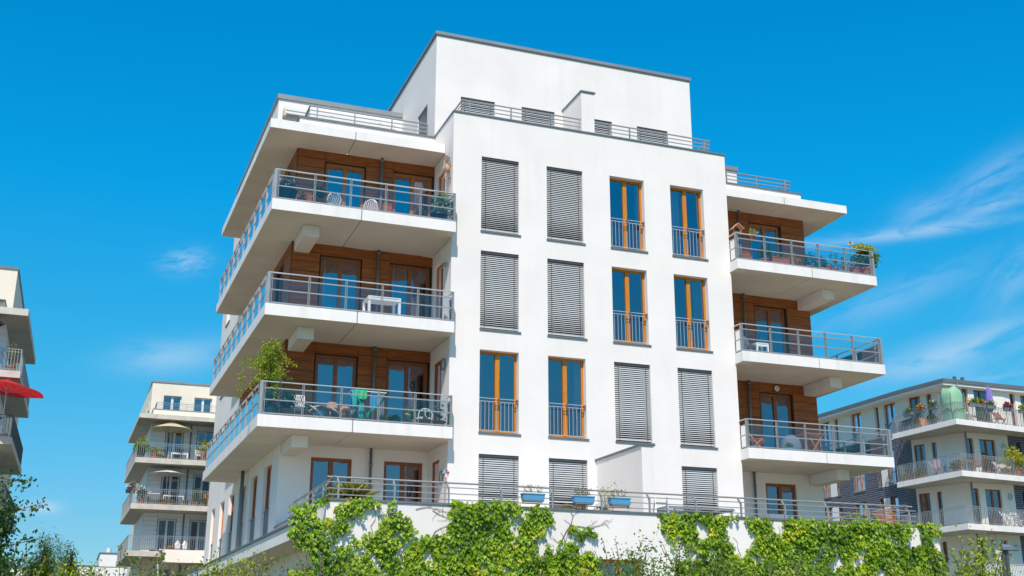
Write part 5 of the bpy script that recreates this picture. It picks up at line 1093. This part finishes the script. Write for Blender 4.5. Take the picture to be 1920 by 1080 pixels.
# ================================================================== IVY, SHRUBS, TREES
IV = json.loads('''{"L":[[[-5.11,-2.48],[-4.97,-2.35],[-4.83,-2.32],[-4.74,-2.4],[-4.61,-2.4],[-4.65,-2.24],[-4.49,-2.15],[-4.31,-2.17],[-4.32,-2.29],[-4.48,-2.39],[-4.43,-2.62],[-4.39,-2.78],[-4.38,-3.03],[-4.17,-3.22],[-4.13,-3.41],[-3.99,-3.6],[-4.04,-3.91],[-4.56,-3.92],[-4.62,-3.42],[-4.92,-3.26],[-5.14,-3.09],[-5.14,-2.93],[-4.98,-2.8],[-5.09,-2.67]],[[-4.37,-2.65],[-4.17,-2.51],[-4.05,-2.31],[-3.89,-2.18],[-3.68,-2.19],[-3.55,-2.15],[-3.22,-2.16],[-3.18,-2.25],[-3.37,-2.35],[-3.57,-2.48],[-3.77,-2.56],[-3.79,-2.75],[-3.85,-2.92],[-4.01,-3.02],[-4.14,-3.15],[-4.34,-3.06],[-4.34,-2.84]],[[-2.96,-2.19],[-2.76,-2.14],[-2.68,-2.32],[-2.54,-2.51],[-2.36,-2.74],[-2.25,-2.93],[-2.04,-2.96],[-1.76,-2.85],[-1.54,-2.81],[-1.55,-2.67],[-1.5,-2.23],[-1.45,-2.16],[-1.16,-2.08],[-0.87,-2.1],[-0.74,-2.13],[-0.72,-3.85],[-4.07,-3.92],[-4.1,-3.41],[-3.94,-3.21],[-3.68,-3.04],[-3.28,-2.9],[-3.08,-2.7],[-3.09,-2.55],[-2.92,-2.46]],[[-1.28,-2.1],[-0.92,-2.11],[-0.26,-2.08],[0.19,-2.09],[0.23,-2.19],[0.19,-2.37],[-0.07,-2.38],[-0.07,-2.62],[-0.03,-2.82],[0.16,-2.78],[0.19,-2.58],[0.34,-2.26],[0.49,-2.13],[0.8,-2.12],[0.98,-2.23],[1.04,-2.41],[0.9,-2.65],[0.64,-2.87],[0.56,-3.08],[0.64,-3.31],[0.83,-3.24],[0.86,-3.07],[1.17,-2.99],[1.51,-2.91],[1.62,-3.11],[1.7,-3.21],[2.09,-3.17],[2.24,-3.34],[2.23,-3.78],[-1.25,-3.86]],[[1.44,-2.56],[1.63,-2.59],[1.82,-2.66],[2.02,-2.61],[2.17,-2.68],[2.17,-2.78],[1.94,-2.76],[1.7,-2.87],[1.51,-2.88]]],"R":[[[3.87,-2.19],[4.32,-2.19],[4.74,-2.14],[5.16,-2.14],[5.53,-2.2],[6.0,-2.16],[6.0,-2.25],[5.7,-2.3],[5.64,-2.49],[6.03,-2.44],[6.23,-2.61],[6.26,-2.83],[6.1,-2.73],[5.85,-2.59],[5.64,-2.6],[5.75,-2.85],[6.03,-3.09],[6.15,-3.24],[6.23,-3.3],[6.2,-3.7],[4.25,-3.74],[4.27,-3.28],[5.26,-3.26],[5.15,-3.08],[4.89,-3.27],[4.82,-2.95],[4.66,-2.81],[4.6,-3.17],[4.49,-2.96],[4.42,-2.64],[4.25,-2.75],[4.2,-3.07],[4.08,-2.83],[4.02,-2.54],[3.88,-2.76]],[[6.23,-2.2],[6.94,-2.2],[7.37,-2.2],[8.05,-2.13],[8.73,-2.23],[9.74,-2.15],[10.77,-2.18],[12.19,-2.15],[12.2,-2.42],[12.02,-2.69],[12.22,-2.93],[12.26,-3.61],[5.3,-3.75],[5.34,-3.09],[5.88,-3.23],[6.21,-3.18],[6.27,-2.98],[6.47,-2.74],[6.53,-2.57],[6.31,-2.42]]],"H":[[[5.64,-2.29],[6.25,-2.22],[6.3,-2.46],[6.52,-2.66],[6.23,-2.86],[6.18,-3.18],[5.89,-3.07],[5.64,-2.72]],[[6.94,-2.22],[7.32,-2.2],[7.4,-2.42],[7.19,-2.67],[7.01,-2.44]],[[9.57,-2.8],[9.8,-2.84],[9.69,-3.17],[9.36,-3.38],[9.33,-3.26],[9.6,-3.05]],[[8.59,-3.2],[8.95,-3.02],[9.14,-3.18],[8.82,-3.43],[8.62,-3.4]],[[10.52,-2.52],[10.73,-2.47],[10.71,-2.68],[10.55,-2.73]],[[10.99,-2.68],[11.2,-2.46],[11.18,-2.25],[11.55,-2.19],[11.56,-2.49],[11.59,-2.74],[11.11,-2.78]],[[11.65,-2.23],[11.76,-2.23],[11.75,-2.48],[11.64,-2.49]],[[11.88,-2.48],[12.11,-2.34],[12.12,-2.68],[11.9,-2.73]],[[11.18,-3.05],[11.29,-3.02],[11.36,-3.25],[11.21,-3.25]],[[11.6,-3.08],[11.72,-2.95],[11.85,-3.16],[11.63,-3.22]],[[-2.79,-2.85],[-2.7,-2.8],[-2.61,-2.91],[-2.64,-3.06],[-2.8,-3.03]],[[-3.74,-3.21],[-3.51,-3.17],[-3.4,-3.23],[-3.5,-3.36],[-3.7,-3.36]],[[-4.14,-3.09],[-3.92,-3.02],[-3.94,-3.18],[-4.1,-3.28]],[[-2.68,-3.47],[-2.6,-3.43],[-2.61,-3.63],[-2.68,-3.63]]]}''')
def inpoly(P, x, z):
    c = np.zeros(len(x), bool); n = len(P)
    for i in range(n):
        x0, z0 = P[i]; x1, z1 = P[(i + 1) % n]
        m_ = ((z0 > z) != (z1 > z)) & (x < (x1 - x0) * (z - z0) / (z1 - z0 + 1e-12) + x0); c ^= m_
    return c
def fbm(x, z, ph):
    v = 0
    for k, (f, a) in enumerate(((2.1, 1), (4.7, .6), (9.3, .4), (19., .25))): v = v + a * np.sin(f * x + ph + 1.7 * np.sin(f * .8 * z + ph * k)) * np.cos(f * 1.1 * z + .6 * ph + 1.3 * np.sin(f * .7 * x))
    return v
def ivy(label, polys, n, ph, x0, x1, extra=None):
    t = thing('climbing_ivy', label, 'ivy', ((x0 + x1) / 2, TY, G))
    x = rng.uniform(x0 - .2, x1 + .2, n * 3); z = rng.uniform(-4.6, -2.02, n * 3); ok = np.zeros(len(x), bool)
    jx = x + .045 * np.sin(23 * z + ph) + rng.normal(size=len(x)) * .022; jz = z + .045 * np.sin(19 * x) + rng.normal(size=len(x)) * .022
    for P in polys: ok |= inpoly(P, jx, jz)
    for P in IV['H']: ok &= ~inpoly(P, jx, jz)
    ok |= (z < -3.72) & (x > x0) & (x < x1)
    ok &= (fbm(x, z, ph) > -1.); ok &= ~((np.sin(5.1 * x + 2 * np.sin(3.3 * z) + ph) * np.cos(4.3 * z + 1.4 * np.sin(4.1 * x)) > .86) & (z < -2.7))
    x, z = x[ok][:n], z[ok][:n]
    thick = .03 + .13 * rng.uniform(0, 1, len(x)) ** 1.4 * (1 + .5 * np.clip(fbm(x, z, ph + 3), -1, 1))
    y = TY - thick; y[x < -4.34] += .0
    sz = .045 + .075 * rng.uniform(0, 1, len(x)) ** 1.4
    leaves('foliage', np.stack([x, y, z + .05], 1), sz, 'ivy', t, 'ivy', tip=(0, -.35, -1.), nrm=(0, -1., .45), jt=.33, jn=.38)
    s = MB()
    for i in range(26 if extra is None else extra):
        xx = rng.uniform(x0 + .2, x1 - .2); p = Vector((xx, TY - .015, -4.4)); pts = [p]
        while p.z < -2.3 - rng.uniform(0, .6): p = p + Vector((rng.normal() * .07, 0, rng.uniform(.08, .2))); pts.append(p)
        s.path(pts, .012, 5, .004)
    s.build('stem', 'twig', t)
    return t
IL = [[[a, b] for a, b in p] for p in IV['L']]; IR = [[[a, b] for a, b in p] for p in IV['R']]
tL = ivy('green ivy in ragged peaks climbing the left half of the white terrace wall', IL, 14500, .4, -5.1, 2.2, 22)
tR = ivy('dense green ivy covering the right half of the white terrace wall', IR, 19000, 2.1, 3.9, 12.25, 26)
# small trailing strands hanging at the edges
# bare stems on the white wall
s = MB()
def twigs(p, d, L, r, dep):
    pts = [Vector(p)]; d = Vector(d)
    for i in range(5): d = (d + Vector((rng.normal() * .25, 0, rng.normal() * .22))).normalized(); pts.append(pts[-1] + d * L / 5)
    s.path(pts, r, 5, r * .5)
    if dep: 
        for i in (2, 3, 4): twigs(pts[i], (d + Vector((rng.normal() * .9, 0, rng.normal() * .7))).normalized(), L * .42, r * .55, dep - 1)
t = thing('bare_vine', 'leafless brown vine stems spreading over the bare middle of the terrace wall', 'vine', (1.6, TY, -3.2))
s.path([(1.15, TY - .02, -3.05), (1.28, TY - .02, -2.85), (1.38, TY - .02, -2.66), (1.50, TY - .02, -2.5), (1.56, TY - .02, -2.3), (1.50, TY - .02, -2.2)], .011, 5, .006)
s.path([(1.48, TY - .02, -2.52), (1.7, TY - .02, -2.53), (1.95, TY - .02, -2.56), (2.2, TY - .02, -2.5), (2.4, TY - .02, -2.44), (2.5, TY - .02, -2.55)], .010, 5, .004)
for p, d in (((1.2, TY - .02, -2.95), (-.5, 0, .6)), ((1.55, TY - .02, -2.3), (.4, 0, 1)), ((1.9, TY - .02, -2.55), (.5, 0, .3)), ((2.3, TY - .02, -2.45), (.9, 0, .4)), ((1.0, TY - .02, -3.0), (-.8, 0, .5))): twigs(p, d, .3, .005, 1)
s.build('stem', 'twig', t)
s = MB(); t = thing('bare_vine', 'leafless dark vine stems between the left ivy peaks', 'vine', (-2, TY, -3))
for p, d in (((-2.3, TY - .02, -2.3), (1, 0, .05)), ((-1.9, TY - .02, -2.3), (.9, 0, -.4)), ((-3.5, TY - .02, -3.2), (.9, 0, .4)), ((-3.1, TY - .02, -2.9), (.4, 0, 1)), ((-1.9, TY - .02, -2.9), (.3, 0, .9))): twigs(p, d, .75, .008, 1)
s.build('stem', 'twig', t)
def shrub(label, x, y, h, w, n, mat='leaf_light', ls=.06, shoots=14, group='shrubs in front of the building', sh=.45, name='shrub', dark=0):
    t = thing(name, label, 'shrub', (x, y, G), group); H = h
    st = MB(); pts = []; tips = []
    for i in range(34):
        a = rng.uniform(0, 6.28); d = rng.uniform(.1, 1) * w; hh = H * rng.uniform(.66, .95) * (1 - .16 * (d / w) ** 2); p0 = Vector((x, y, G)); p2 = Vector((x + math.cos(a) * d, y + math.sin(a) * d * .8, G + hh)); p1 = p0.lerp(p2, .5) + Vector((math.cos(a) * .15, math.sin(a) * .15, .25))
        st.path([p0, p1, p2], .010, 5, .003)
    for i in range(shoots):
        a = rng.uniform(0, 6.28); d = rng.uniform(0, .95) * w; p = Vector((x + math.cos(a) * d, y + math.sin(a) * d * .7, G + H * .86)); dr = Vector((rng.normal() * .45, rng.normal() * .3, 1)).normalized(); L = (H * .14 + rng.uniform(.25, 1.) * sh); q = p + dr * L; q2 = q + Vector((dr.x * .35, 0, -.02)) * rng.uniform(0, .4)
        st.path([p, q, q2], .006, 4, .002); k = int((L + .2) / .032)
        for j in range(k):
            f = j / k; pp = p.lerp(q, f * 1.15) if f < .87 else q.lerp(q2, (f - .87) / .13); pts.append(tuple(pp + Vector(rng.normal(size=3) * .022)))
    st.build('stem', 'twig', t)
    c = clumps((x, y, G + H * .76), (w, w * .85, H * .235), int(n / 22), 22, .085)
    c = c[c[:, 2] > G + .3]
    leaves('foliage', np.concatenate([c, np.array(pts)]), ls, mat, t, tip=(0, -.2, .5), nrm=(0, -.3, .6))
    return t
SH = [(-8.5, -14.3, 2.72, .9, 'leaf', 'dense low shrub at the bottom edge under the distant white building'),
 (-7.5, -14.6, 2.66, .75, 'leaf_light', 'light green shrub at the bottom edge under the white shade sail'),
 (-6.45, -14.8, 2.68, .7, 'leaf', 'mid green shrub at the bottom edge under the long white ledge'),
 (-5.35, -15.0, 2.52, .7, 'leaf_light', 'thin shrub at the bottom edge below the left ivy corner'),
 (-4.2, -15.2, 2.50, .7, 'leaf_light', 'low shrub at the bottom edge under the left ivy peaks'),
 (-3.1, -15.6, 2.62, .7, 'leaf_light', 'shrub at the bottom edge under the bare vine stems'),
 (-2.1, -16.1, 2.92, .7, 'leaf', 'shrub with long dark shoots before the lower oak window'),
 (-1.25, -16.5, 2.76, .6, 'leaf', 'shrub with upright shoots between the two lower oak windows'),
 (-.35, -17.0, 2.70, .7, 'leaf', 'shrub before the lower oak window hidden by ivy'),
 (.6, -17.9, 2.56, .55, 'leaf_light', 'low shrub at the bottom edge under the dense right ivy'),
 (.98, -18.8, 2.80, .42, 'leaf_light', 'tall pale shrub at lower right, left of the street lamp'),
 (1.95, -19.2, 2.36, .4, 'leaf', 'small shrub at the bottom right corner, right of the street lamp'),
 (-9.35, -14.2, 2.58, .8, 'leaf_light', 'shrub at the bottom edge under the distant tall trees'),
 (-10.2, -14.2, 2.62, .75, 'leaf', 'shrub at the bottom left corner under hanging branches')]
for x, y, h, w_, mt, lb in SH: shrub(lb, x, y, h + (.0 if x < -5.5 else -.04), w_ * 1.05, 7500, mt, .046, 15, sh=.28)
def tree(name, label, x, y, H, trunk, crown_c, crown_r, nc, per, cs, ls, mat, org_z=G, thin=False, cat='tree', nb=26, weep=0.):
    t = thing(name, label, cat, (x, y, org_z)); b = MB(); b.path([(x, y, org_z), (x + .1, y, org_z + H * .4), (x - .05, y, org_z + H * .75), (x, y, org_z + H * .97)], trunk, 8, trunk * .15); b.build('trunk', 'bark', t)
    cc = blob(crown_c, crown_r, nc, .25); br = MB()
    for c in cc[:nb * 2]:
        zz = max(org_z + H * .3, c[2] - .25 * abs(c[0] - x) - rng.uniform(.3, 1.2)); br.path([(x, y, min(zz, org_z + H * .95)), ((x + c[0]) / 2, (y + c[1]) / 2, (zz + c[2]) / 2 + .15), tuple(c)], trunk * .22, 5, .012)
    br.build('limb', 'bark', t)
    pts = np.concatenate([c + rng.normal(size=(per, 3)) * np.array([cs, cs, cs * (1 + weep)]) for c in cc]); leaves('crown', pts, ls, mat, t, 'thin' if thin else 'leaf', tip=(0, 0, -.4 if weep else .3)); return t
tree('willow_tree', 'feathery grey green tree with open top at lower left', -10.85, 39.5, 7.7, .14, (-10.85, 39.5, -1.9), (1.0, 1.0, 2.3), 230, 90, .17, .16, 'leaf_light', thin=True, weep=1.)
t = tree('willow_tree', 'lower brighter green tree beside the feathery tree at lower left', -10.35, 38, 4.9, .12, (-10.35, 38, -3.4), (.7, .8, 1.5), 80, 60, .18, .12, 'leaf_light', weep=.5)
tree('poplar_tree', 'narrow upright poplar left of the distant white building', -9.38, 49.5, 7.75, .2, (-9.38, 49.5, -2.2), (.50, .55, 3.0), 130, 70, .15, .13, 'leaf_light', weep=.5)
tree('birch_tree', 'small green tree in front of left rear block, under its lowest balcony', -7.2, 42, 4.9, .16, (-7.2, 42, -3.2), (1.5, 1.4, 1.4), 150, 70, .2, .13, 'leaf')
tree('birch_tree', 'thin young tree before the column of the left rear block', -5.6, 40, 4.9, .08, (-5.55, 40, -3.3), (.5, .5, 1.5), 40, 36, .16, .10, 'leaf_light')
# near tree whose branches enter at the left edge
t = thing('birch_tree', 'near tree with dark leaved branches reaching in from the left edge', 'tree', (-11.6, -16.0, G)); b = MB(); b.path([(-11.6, -16, G), (-11.5, -16, -5), (-11.6, -16, -3.0), (-11.45, -16, -2.0)], .10, 8, .03); b.build('trunk', 'bark', t)
pts = []; b = MB()
for p, q, r_ in (((-11.5, -16.2, -4.6), (-10.35, -16.4, -3.50), (-9.98, -16.45, -3.55)), ((-11.5, -16.2, -4.8), (-10.3, -16.4, -3.95), (-9.82, -16.4, -3.74)), ((-11.5, -16.2, -5.2), (-10.2, -16.4, -4.25), (-9.75, -16.4, -4.13)), ((-11.55, -16.1, -5.2), (-10.3, -16.4, -4.45), (-9.9, -16.4, -4.36)), ((-11.5, -16.2, -4.3), (-10.4, -16.4, -3.60), (-10.22, -16.4, -3.85)), ((-11.5, -16.2, -4.9), (-10.45, -16.4, -4.0), (-10.15, -16.4, -3.98)), ((-11.5, -16.2, -4.6), (-10.5, -16.4, -4.2), (-10.2, -16.4, -4.3)), ((-11.5, -16.2, -5.0), (-10.5, -16.4, -4.5), (-10.1, -16.4, -4.52)), ((-11.5, -16.2, -4.3), (-10.55, -16.4, -3.9), (-10.35, -16.4, -4.3)), ((-11.5, -16.2, -5.2), (-10.5, -16.4, -4.7), (-9.9, -16.4, -4.6))):
    p, q, r_ = Vector(p), Vector(q), Vector(r_); b.path([p, q, r_], .013, 5, .003)
    for k in range(110): f = k / 110; c = q.lerp(r_, f) if k % 3 else p.lerp(q, .45 + .55 * f); c = c + Vector(rng.normal(size=3) * (.05 if k % 3 else .12)); pts.append(tuple(c))
b.build('branch', 'twig', t); pts = np.array(pts); cl_ = np.concatenate([clumps((-11.3, -16.2, -3.2), (.75, .8, 1.3), 60, 24, .12), clumps((-10.38, -16.4, -4.18), (.22, .3, .42), 55, 26, .07), clumps((-10.3, -16.4, -4.62), (.3, .3, .2), 26, 26, .09)]); leaves('crown', np.concatenate([pts, cl_]), .058, 'leaf_dark', t, tip=(0, 0, -.5))
SUN = 4.2; SKY = .10; EXPO = .07; SAT = 1.0; HUE = .5; CLOUD = (5.5, 7.2, 9, 1)
RAMP = ((0, (.57, .85, .96)), (.055, (.46, .86, 1.03)), (.144, (.19, 1.17, 1.34)), (.24, (.02, 1.42, 1.80)), (.35, (0, 1.46, 1.94)), (.50, (3.2, 1.7, 1.0)))  # last stop: warm boosted upper sky, added to fill the shaded faces
# ================================================================== CAMERA, SUN, SKY
cam = bpy.data.cameras.new('camera'); co = bpy.data.objects.new('camera', cam); COL.objects.link(co); sc.camera = co
pi_, ro, ya = .3023, .0019, .3558
from mathutils import Matrix
fw = Vector((math.sin(ya) * math.cos(pi_), math.cos(ya) * math.cos(pi_), math.sin(pi_)))
rt = Vector((math.cos(ya), -math.sin(ya), 0)); up = rt.cross(fw)
R_ = rt * math.cos(ro) + up * math.sin(ro); U_ = -rt * math.sin(ro) + up * math.cos(ro)
co.matrix_world = Matrix(((R_.x, U_.x, -fw.x, -9.4879), (R_.y, U_.y, -fw.y, -30.5133), (R_.z, U_.z, -fw.z, -5.3165), (0, 0, 0, 1)))
cam.sensor_width = 36; cam.lens = 36 * 2173.55 / 1920; cam.clip_end = 2000; cam.clip_start = .1
sd = Vector((-.44, -1, 1.25)).normalized()
sl = bpy.data.lights.new('sun', 'SUN'); sl.energy = SUN; sl.angle = math.radians(.5); sl.color = (1, .90, .79)
so = bpy.data.objects.new('sun', sl); COL.objects.link(so); so.rotation_euler = sd.to_track_quat('Z', 'Y').to_euler(); so.location = (-20, -60, 60)
wd = bpy.data.worlds.new('World'); sc.world = wd; wd.use_nodes = True; nt = wd.node_tree; bg = nt.nodes['Background']; bg.inputs['Strength'].default_value = SKY
sk = nd(nt, 'ShaderNodeTexSky', sky_type='NISHITA'); sk.sun_disc = False; sk.sun_elevation = math.radians(48.9); sk.sun_rotation = math.radians(203.7)
sk.air_density = 1.0; sk.dust_density = .3; sk.ozone_density = 3.0
def mth(op, a, b=None, c=None):
    n = nt.nodes.new('ShaderNodeMath'); n.operation = op
    for i, v in enumerate((a, b, c)):
        if v is None: continue
        if isinstance(v, (int, float)): n.inputs[i].default_value = v
        else: nt.links.new(v, n.inputs[i])
    return n.outputs[0]
tc = nd(nt, 'ShaderNodeTexCoord'); sx = nd(nt, 'ShaderNodeSeparateXYZ'); nt.links.new(tc.outputs['Generated'], sx.inputs[0])
az = mth('MULTIPLY', mth('ARCTAN2', sx.outputs[0], sx.outputs[1]), 57.2958); el = mth('MULTIPLY', mth('ARCSINE', sx.outputs[2]), 57.2958)
hs = nd(nt, 'ShaderNodeHueSaturation'); hs.inputs['Saturation'].default_value = SAT; hs.inputs['Hue'].default_value = HUE
nt.links.new(sk.outputs[0], hs.inputs['Color'])
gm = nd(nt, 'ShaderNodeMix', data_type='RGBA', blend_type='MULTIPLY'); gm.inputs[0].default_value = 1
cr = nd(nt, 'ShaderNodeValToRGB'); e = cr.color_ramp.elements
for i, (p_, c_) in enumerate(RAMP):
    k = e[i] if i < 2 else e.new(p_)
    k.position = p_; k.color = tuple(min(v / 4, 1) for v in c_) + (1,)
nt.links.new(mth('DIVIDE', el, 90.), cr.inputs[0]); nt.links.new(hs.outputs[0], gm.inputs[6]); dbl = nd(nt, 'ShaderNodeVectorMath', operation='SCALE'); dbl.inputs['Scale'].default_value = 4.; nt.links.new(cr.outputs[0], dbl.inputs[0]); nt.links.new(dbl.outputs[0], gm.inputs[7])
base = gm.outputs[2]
def cloud(a0, e0, rot, la, lb, st, fs=1., sharp=.45):
    c, s = math.cos(math.radians(rot)), math.sin(math.radians(rot))
    da = mth('SUBTRACT', az, a0); de = mth('SUBTRACT', el, e0)
    u = mth('ADD', mth('MULTIPLY', da, c), mth('MULTIPLY', de, s)); v = mth('SUBTRACT', mth('MULTIPLY', de, c), mth('MULTIPLY', da, s))
    cb = nd(nt, 'ShaderNodeCombineXYZ'); nt.links.new(mth('MULTIPLY', u, .45 * fs), cb.inputs[0]); nt.links.new(mth('MULTIPLY', v, 1.5 * fs), cb.inputs[1]); cb.inputs[2].default_value = a0
    n = nd(nt, 'ShaderNodeTexNoise'); n.inputs['Scale'].default_value = 1.; n.inputs['Detail'].default_value = 9; n.inputs['Roughness'].default_value = .62; n.inputs['Distortion'].default_value = .5
    nt.links.new(cb.outputs[0], n.inputs['Vector'])
    g = mth('EXPONENT', mth('MULTIPLY', mth('ADD', mth('POWER', mth('ABSOLUTE', mth('DIVIDE', u, la)), 2.), mth('POWER', mth('ABSOLUTE', mth('DIVIDE', v, lb)), 2.)), -1.))
    r = nd(nt, 'ShaderNodeMapRange'); r.interpolation_type = 'SMOOTHSTEP'; r.inputs['From Min'].default_value = sharp - .12; r.inputs['From Max'].default_value = sharp + .22
    nt.links.new(n.outputs['Fac'], r.inputs['Value'])
    return mth('MULTIPLY', mth('MULTIPLY', g, r.outputs[0]), st)
tot = None
for a in ((40.2, 18.95, 1, 4.6, .28, .62, 1.4, .36), (44.5, 19.75, 12, 2.4, .35, .5, 1.2, .4), (41.3, 19.9, 18, 1.6, .7, .36, 1., .4), (44.6, 21.0, 24, 2.2, .8, .42, 1., .42),
          (39.5, 16.0, 17, 4.2, .75, .30, .7, .42), (43.0, 13.6, 11, 3.8, .75, .62, .7, .36), (40.0, 12.7, 8, 2.8, .5, .42, .9, .4), (45.2, 16.6, 40, 2.2, 1.0, .34, .8, .42),
          (43.5, 12.0, 5, 4, .6, .3, .9, .4), (3.9, 17.9, 10, 1.1, .55, .42, 2.2, .42), (3.6, 13.3, 8, 2.4, .75, .42, .8, .34), (-1.35, 6.1, 2, .7, .26, .62, 1.6, .32), (-3.2, 5.9, 2, 1.4, .25, .25, 1.4, .38), (12.0, 5.3, 0, 2, .3, .3, 1, .4), (8, 14.5, 5, 2.5, .5, .15, 1, .4)):
    k = cloud(*a[:5], a[5] * (.68 if a[0] > 30 else .9), *a[6:]); tot = k if tot is None else mth('ADD', tot, k)
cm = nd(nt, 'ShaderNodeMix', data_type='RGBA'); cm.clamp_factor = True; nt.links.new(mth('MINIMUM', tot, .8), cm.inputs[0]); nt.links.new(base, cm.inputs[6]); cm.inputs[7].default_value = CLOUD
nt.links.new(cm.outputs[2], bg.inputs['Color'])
sc.view_settings.view_transform = 'Standard'; sc.view_settings.look = 'None'; sc.view_settings.exposure = EXPO
sc.render.engine = 'CYCLES'; sc.cycles.max_bounces = 8; sc.cycles.transparent_max_bounces = 24
# ground
g = MB(); g.box(-400, -400, G - .5, 400, 700, G); tag(g.build('ground', 'ground'), kind='structure')
